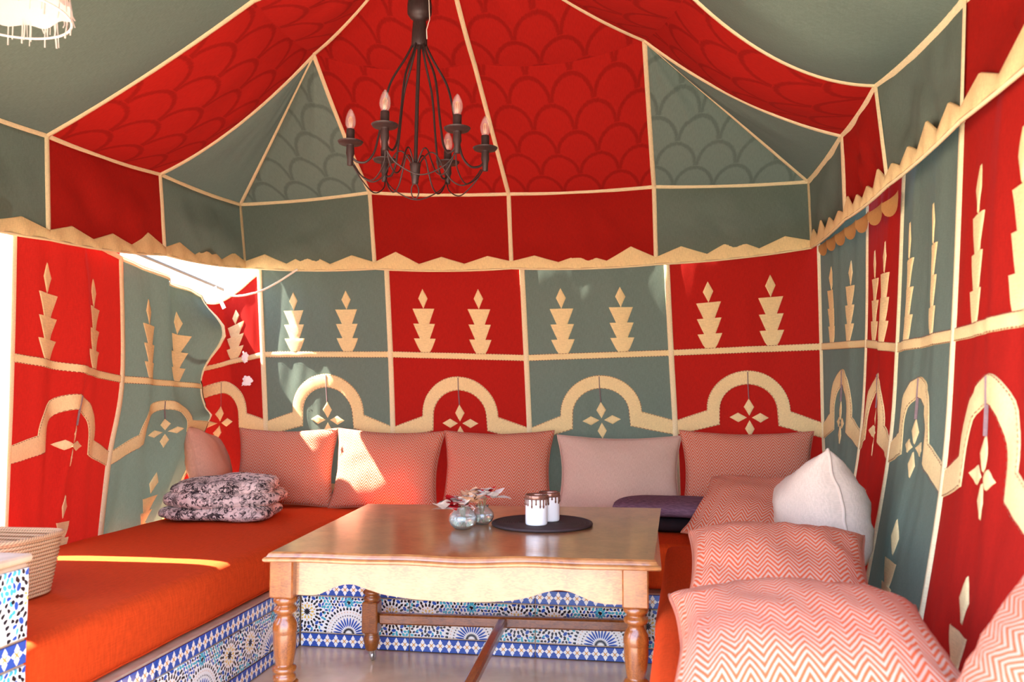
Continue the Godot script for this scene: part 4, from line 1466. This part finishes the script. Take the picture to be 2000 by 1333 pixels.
# ------------------------------------------------------------------ corner, outside
func build_corner() -> void:
	var mb := MB.new()
	mb.tube(spline([V(-2.95, 2.02, -5.3), V(-2.87, 1.985, -5.3), V(-2.76, 1.968, -5.3), V(-2.62, 2.0, -5.32), V(-2.5, 2.07, -5.36), V(-2.38, 2.16, -5.4)], 6), 0.0075, 8)
	tag(obj("rope", mb, M.rope), "thin white rope looped across the left corner under the valance", "rope")
	mb = MB.new()
	var pts := PackedVector3Array()
	var uvs := PackedVector2Array()
	for k in 9:
		var f := k / 8.0
		var p := V(-2.885, 2.02, -5.2).lerp(V(-2.8, 1.87, -5.17), f) + V(0, 0, 0.01 * sin(f * 5.0))
		for q in [[-0.012, 0.0], [-0.011, 0.003], [0.011, 0.003], [0.012, 0.0]]:
			pts.append(p + V(q[0], q[0] * 0.5, q[1])); uvs.append(Vector2(q[0], f))
	mb.sheet(pts, uvs, 3, 8)
	tag(obj("cloth_tie", mb, M.paper), "short white cloth tie dangling over the sunken red panel in the left corner", "tie")
	for q in [[V(-2.735, 1.545, -5.36), 0.045, 0.075, "upper white paper scrap stuck on the red panel in the left corner", 3.0], [V(-2.715, 1.385, -5.36), 0.075, 0.07, "lower white crumpled paper scrap on the red panel in the left corner", 8.0]]:
		mb = MB.new()
		pts = PackedVector3Array(); uvs = PackedVector2Array()
		for j in 9:
			for i in 9:
				var u := i / 4.0 - 1.0; var v := j / 4.0 - 1.0
				var r := 1.0 + 0.5 * wob.get_noise_2d(atan2(v, u) * 40.0 + q[4] * 20.0, q[4] * 9.0)
				var f := r / maxf(1.0, sqrt(u * u + v * v) * 0.95)
				pts.append(q[0] + V(u * f * q[1] * 0.5, v * f * q[2] * 0.5, 0.012 * wob.get_noise_2d(u * 60.0 + q[4], v * 60.0) + 0.01 * (1 - u * u)))
				uvs.append(Vector2(u, v))
		mb.sheet(pts, uvs, 8, 8)
		tag(obj("paper_scrap", mb, M.paper), q[3], "paper", "white paper scraps in the corner")

func build_outside() -> void:
	var mb := MB.new()
	mb.box(V(0, -0.06, 0), V(60, 0.1, 60), 0.01)
	var gr := obj("ground", mb, M.ground)
	gr.set_meta("kind", "structure"); gr.set_meta("label", "pale sunlit paving outside the tent"); gr.set_meta("category", "ground")
	mb = MB.new()
	var b := Basis(Vector3.UP, deg_to_rad(-30))
	mb.box(V(-5.2, 1.7, -8.6), V(5.5, 3.6, 0.2), 0.02, b)
	var ow := obj("wall_outside", mb, M.white, null, true)
	ow.set_meta("kind", "structure"); ow.set_meta("label", "bright white wall seen through the gap above the sunken cloth"); ow.set_meta("category", "wall")
	mb = MB.new()
	mb.tube([V(-3.6, 2.36, -4.75), V(-3.25, 2.09, -6.2)], 0.014, 8)
	tag(obj("pole", mb, M.pole), "thin grey pole slanting across the bright gap in the left corner", "pole")
	mb = MB.new()
	mb.box(V(-3.06, 1.1, -5.95), V(0.075, 2.6, 0.05), 0.004)
	mb.box(V(-3.2, 1.1, -5.98), V(0.05, 2.6, 0.05), 0.004)
	var post := thing("post", "white metal post seen through the gap beside the corner seam", "post")
	obj("upright", mb, M.white, post)
	for k in 5:
		mb = MB.new()
		mb.lathe([Vector2(0.001, -0.002), Vector2(0.007, -0.002), Vector2(0.007, 0.003), Vector2(0.001, 0.003)], V(-3.05, 2.1 - k * 0.3, -5.923), 10, true, Basis(Vector3.RIGHT, PI / 2))
		obj("bolt", mb, M.iron, post)
	# unseen curtain added at the left side's near end, cutting the sun to a slit
	var dl := struct("added_curtain_1", "added red curtain out of view on the left side, narrowing the sun to a slit", "curtain")
	var cb := MB.new()
	pts_curtain(cb)
	obj("cloth_panel", cb, M.red, dl)
	var wf := struct("added_front_flap", "added cloth flap and valance out of view at the open near end, limiting the daylight", "tent wall")  # unseen flap and valance added to cut daylight from the front
	for q in [[-2.9, -2.1, M.red]]:
		var f := MB.new()
		var pts2 := PackedVector3Array()
		var uv2 := PackedVector2Array()
		for j in 21:
			for i in 25:
				var u := i / 24.0
				var x: float = lerpf(q[0], q[1], u)
				pts2.append(V(x, 2.5 * j / 20.0, -1.4 + 0.03 * sin(x * 22.0))); uv2.append(Vector2(x, j * 0.125))
		f.sheet(pts2, uv2, 24, 20)
		obj("cloth_panel", f, q[2], wf)
	var fv := MB.new()
	var pts3 := PackedVector3Array()
	var uv3 := PackedVector2Array()
	for j in 5:
		for i in 49:
			var x := lerpf(-2.9, 0.96, i / 48.0)
			pts3.append(V(x, 2.1 + 0.1 * j, -1.37 + 0.01 * sin(x * 14.0))); uv3.append(Vector2(x, j * 0.1))
	fv.sheet(pts3, uv3, 48, 4)
	obj("valance_panel", fv, M.green, wf)

func pts_curtain(mb: MB) -> void:
	var pts := PackedVector3Array()
	var uvs := PackedVector2Array()
	for j in 21:
		for i in 31:
			var u := i / 30.0
			var h := 0.0 + 2.3 * j / 20.0
			pts.append(V(-2.98 + 0.03 * sin(u * 30.0), h, -3.335 + 1.1 * u)); uvs.append(Vector2(u * 1.1, -h))
	mb.sheet(pts, uvs, 30, 20)

# ------------------------------------------------------------------ scene
func _ready() -> void:
	# camera
	var cam := Camera3D.new()
	cam.name = "camera"
	var yaw := 9.1868
	var pitch := 3.6088
	cam.position = V(0, 1.3, 0)
	cam.rotation_degrees = V(pitch, yaw, 0)
	var at := CameraAttributesPhysical.new()
	at.frustum_focal_length = 12.0 / (666.5 / 1620.0)
	at.frustum_near = 0.05
	at.frustum_far = 200.0
	at.frustum_focus_distance = 4.2
	at.exposure_aperture = 3.0
	cam.fov = rad_to_deg(2.0 * atan(666.5 / 1620.0))
	cam.attributes = at
	add_child(cam)
	cam.current = true
	# sky, sun, exposure
	var env := Environment.new()
	env.background_mode = Environment.BG_SKY
	var sky := Sky.new()
	var sm := ProceduralSkyMaterial.new()
	sm.sky_top_color = rgb(150, 180, 222)
	sm.sky_horizon_color = rgb(236, 238, 240)
	sm.ground_horizon_color = rgb(226, 214, 200)
	sm.ground_bottom_color = rgb(190, 176, 160)
	sm.sky_energy_multiplier = 1.6
	sm.ground_energy_multiplier = 1.2
	sky.sky_material = sm
	env.sky = sky
	env.tonemap_mode = Environment.TONE_MAPPER_LINEAR
	env.tonemap_exposure = 4.6
	env.sdfgi_enabled = true; env.ssao_enabled = true; env.ssil_enabled = true
	var we := WorldEnvironment.new()
	we.name = "world_environment"
	we.environment = env
	add_child(we)
	var sun := DirectionalLight3D.new()
	sun.name = "sun"
	sun.light_color = Color(1.0, 0.97, 0.93)
	sun.light_energy = 4.5
	sun.light_angular_distance = 0.6
	sun.shadow_enabled = true
	add_child(sun)
	sun.look_at_from_position(V(-6.4, 7.66, 0.4), Vector3.ZERO)

	wob.seed = 7
	wob.frequency = 0.05
	wob.fractal_octaves = 3
	rng.seed = 1
	make_textures()
	make_materials()
	M.ground = mat(rgb(180, 164, 144), 0.9)
	build_walls()
	build_roof()
	build_benches()
	build_table()
	build_pillows()
	build_blankets()
	build_basket()
	build_tabletop_things()
	build_chandelier()
	build_pendant()
	build_corner()
	build_outside()
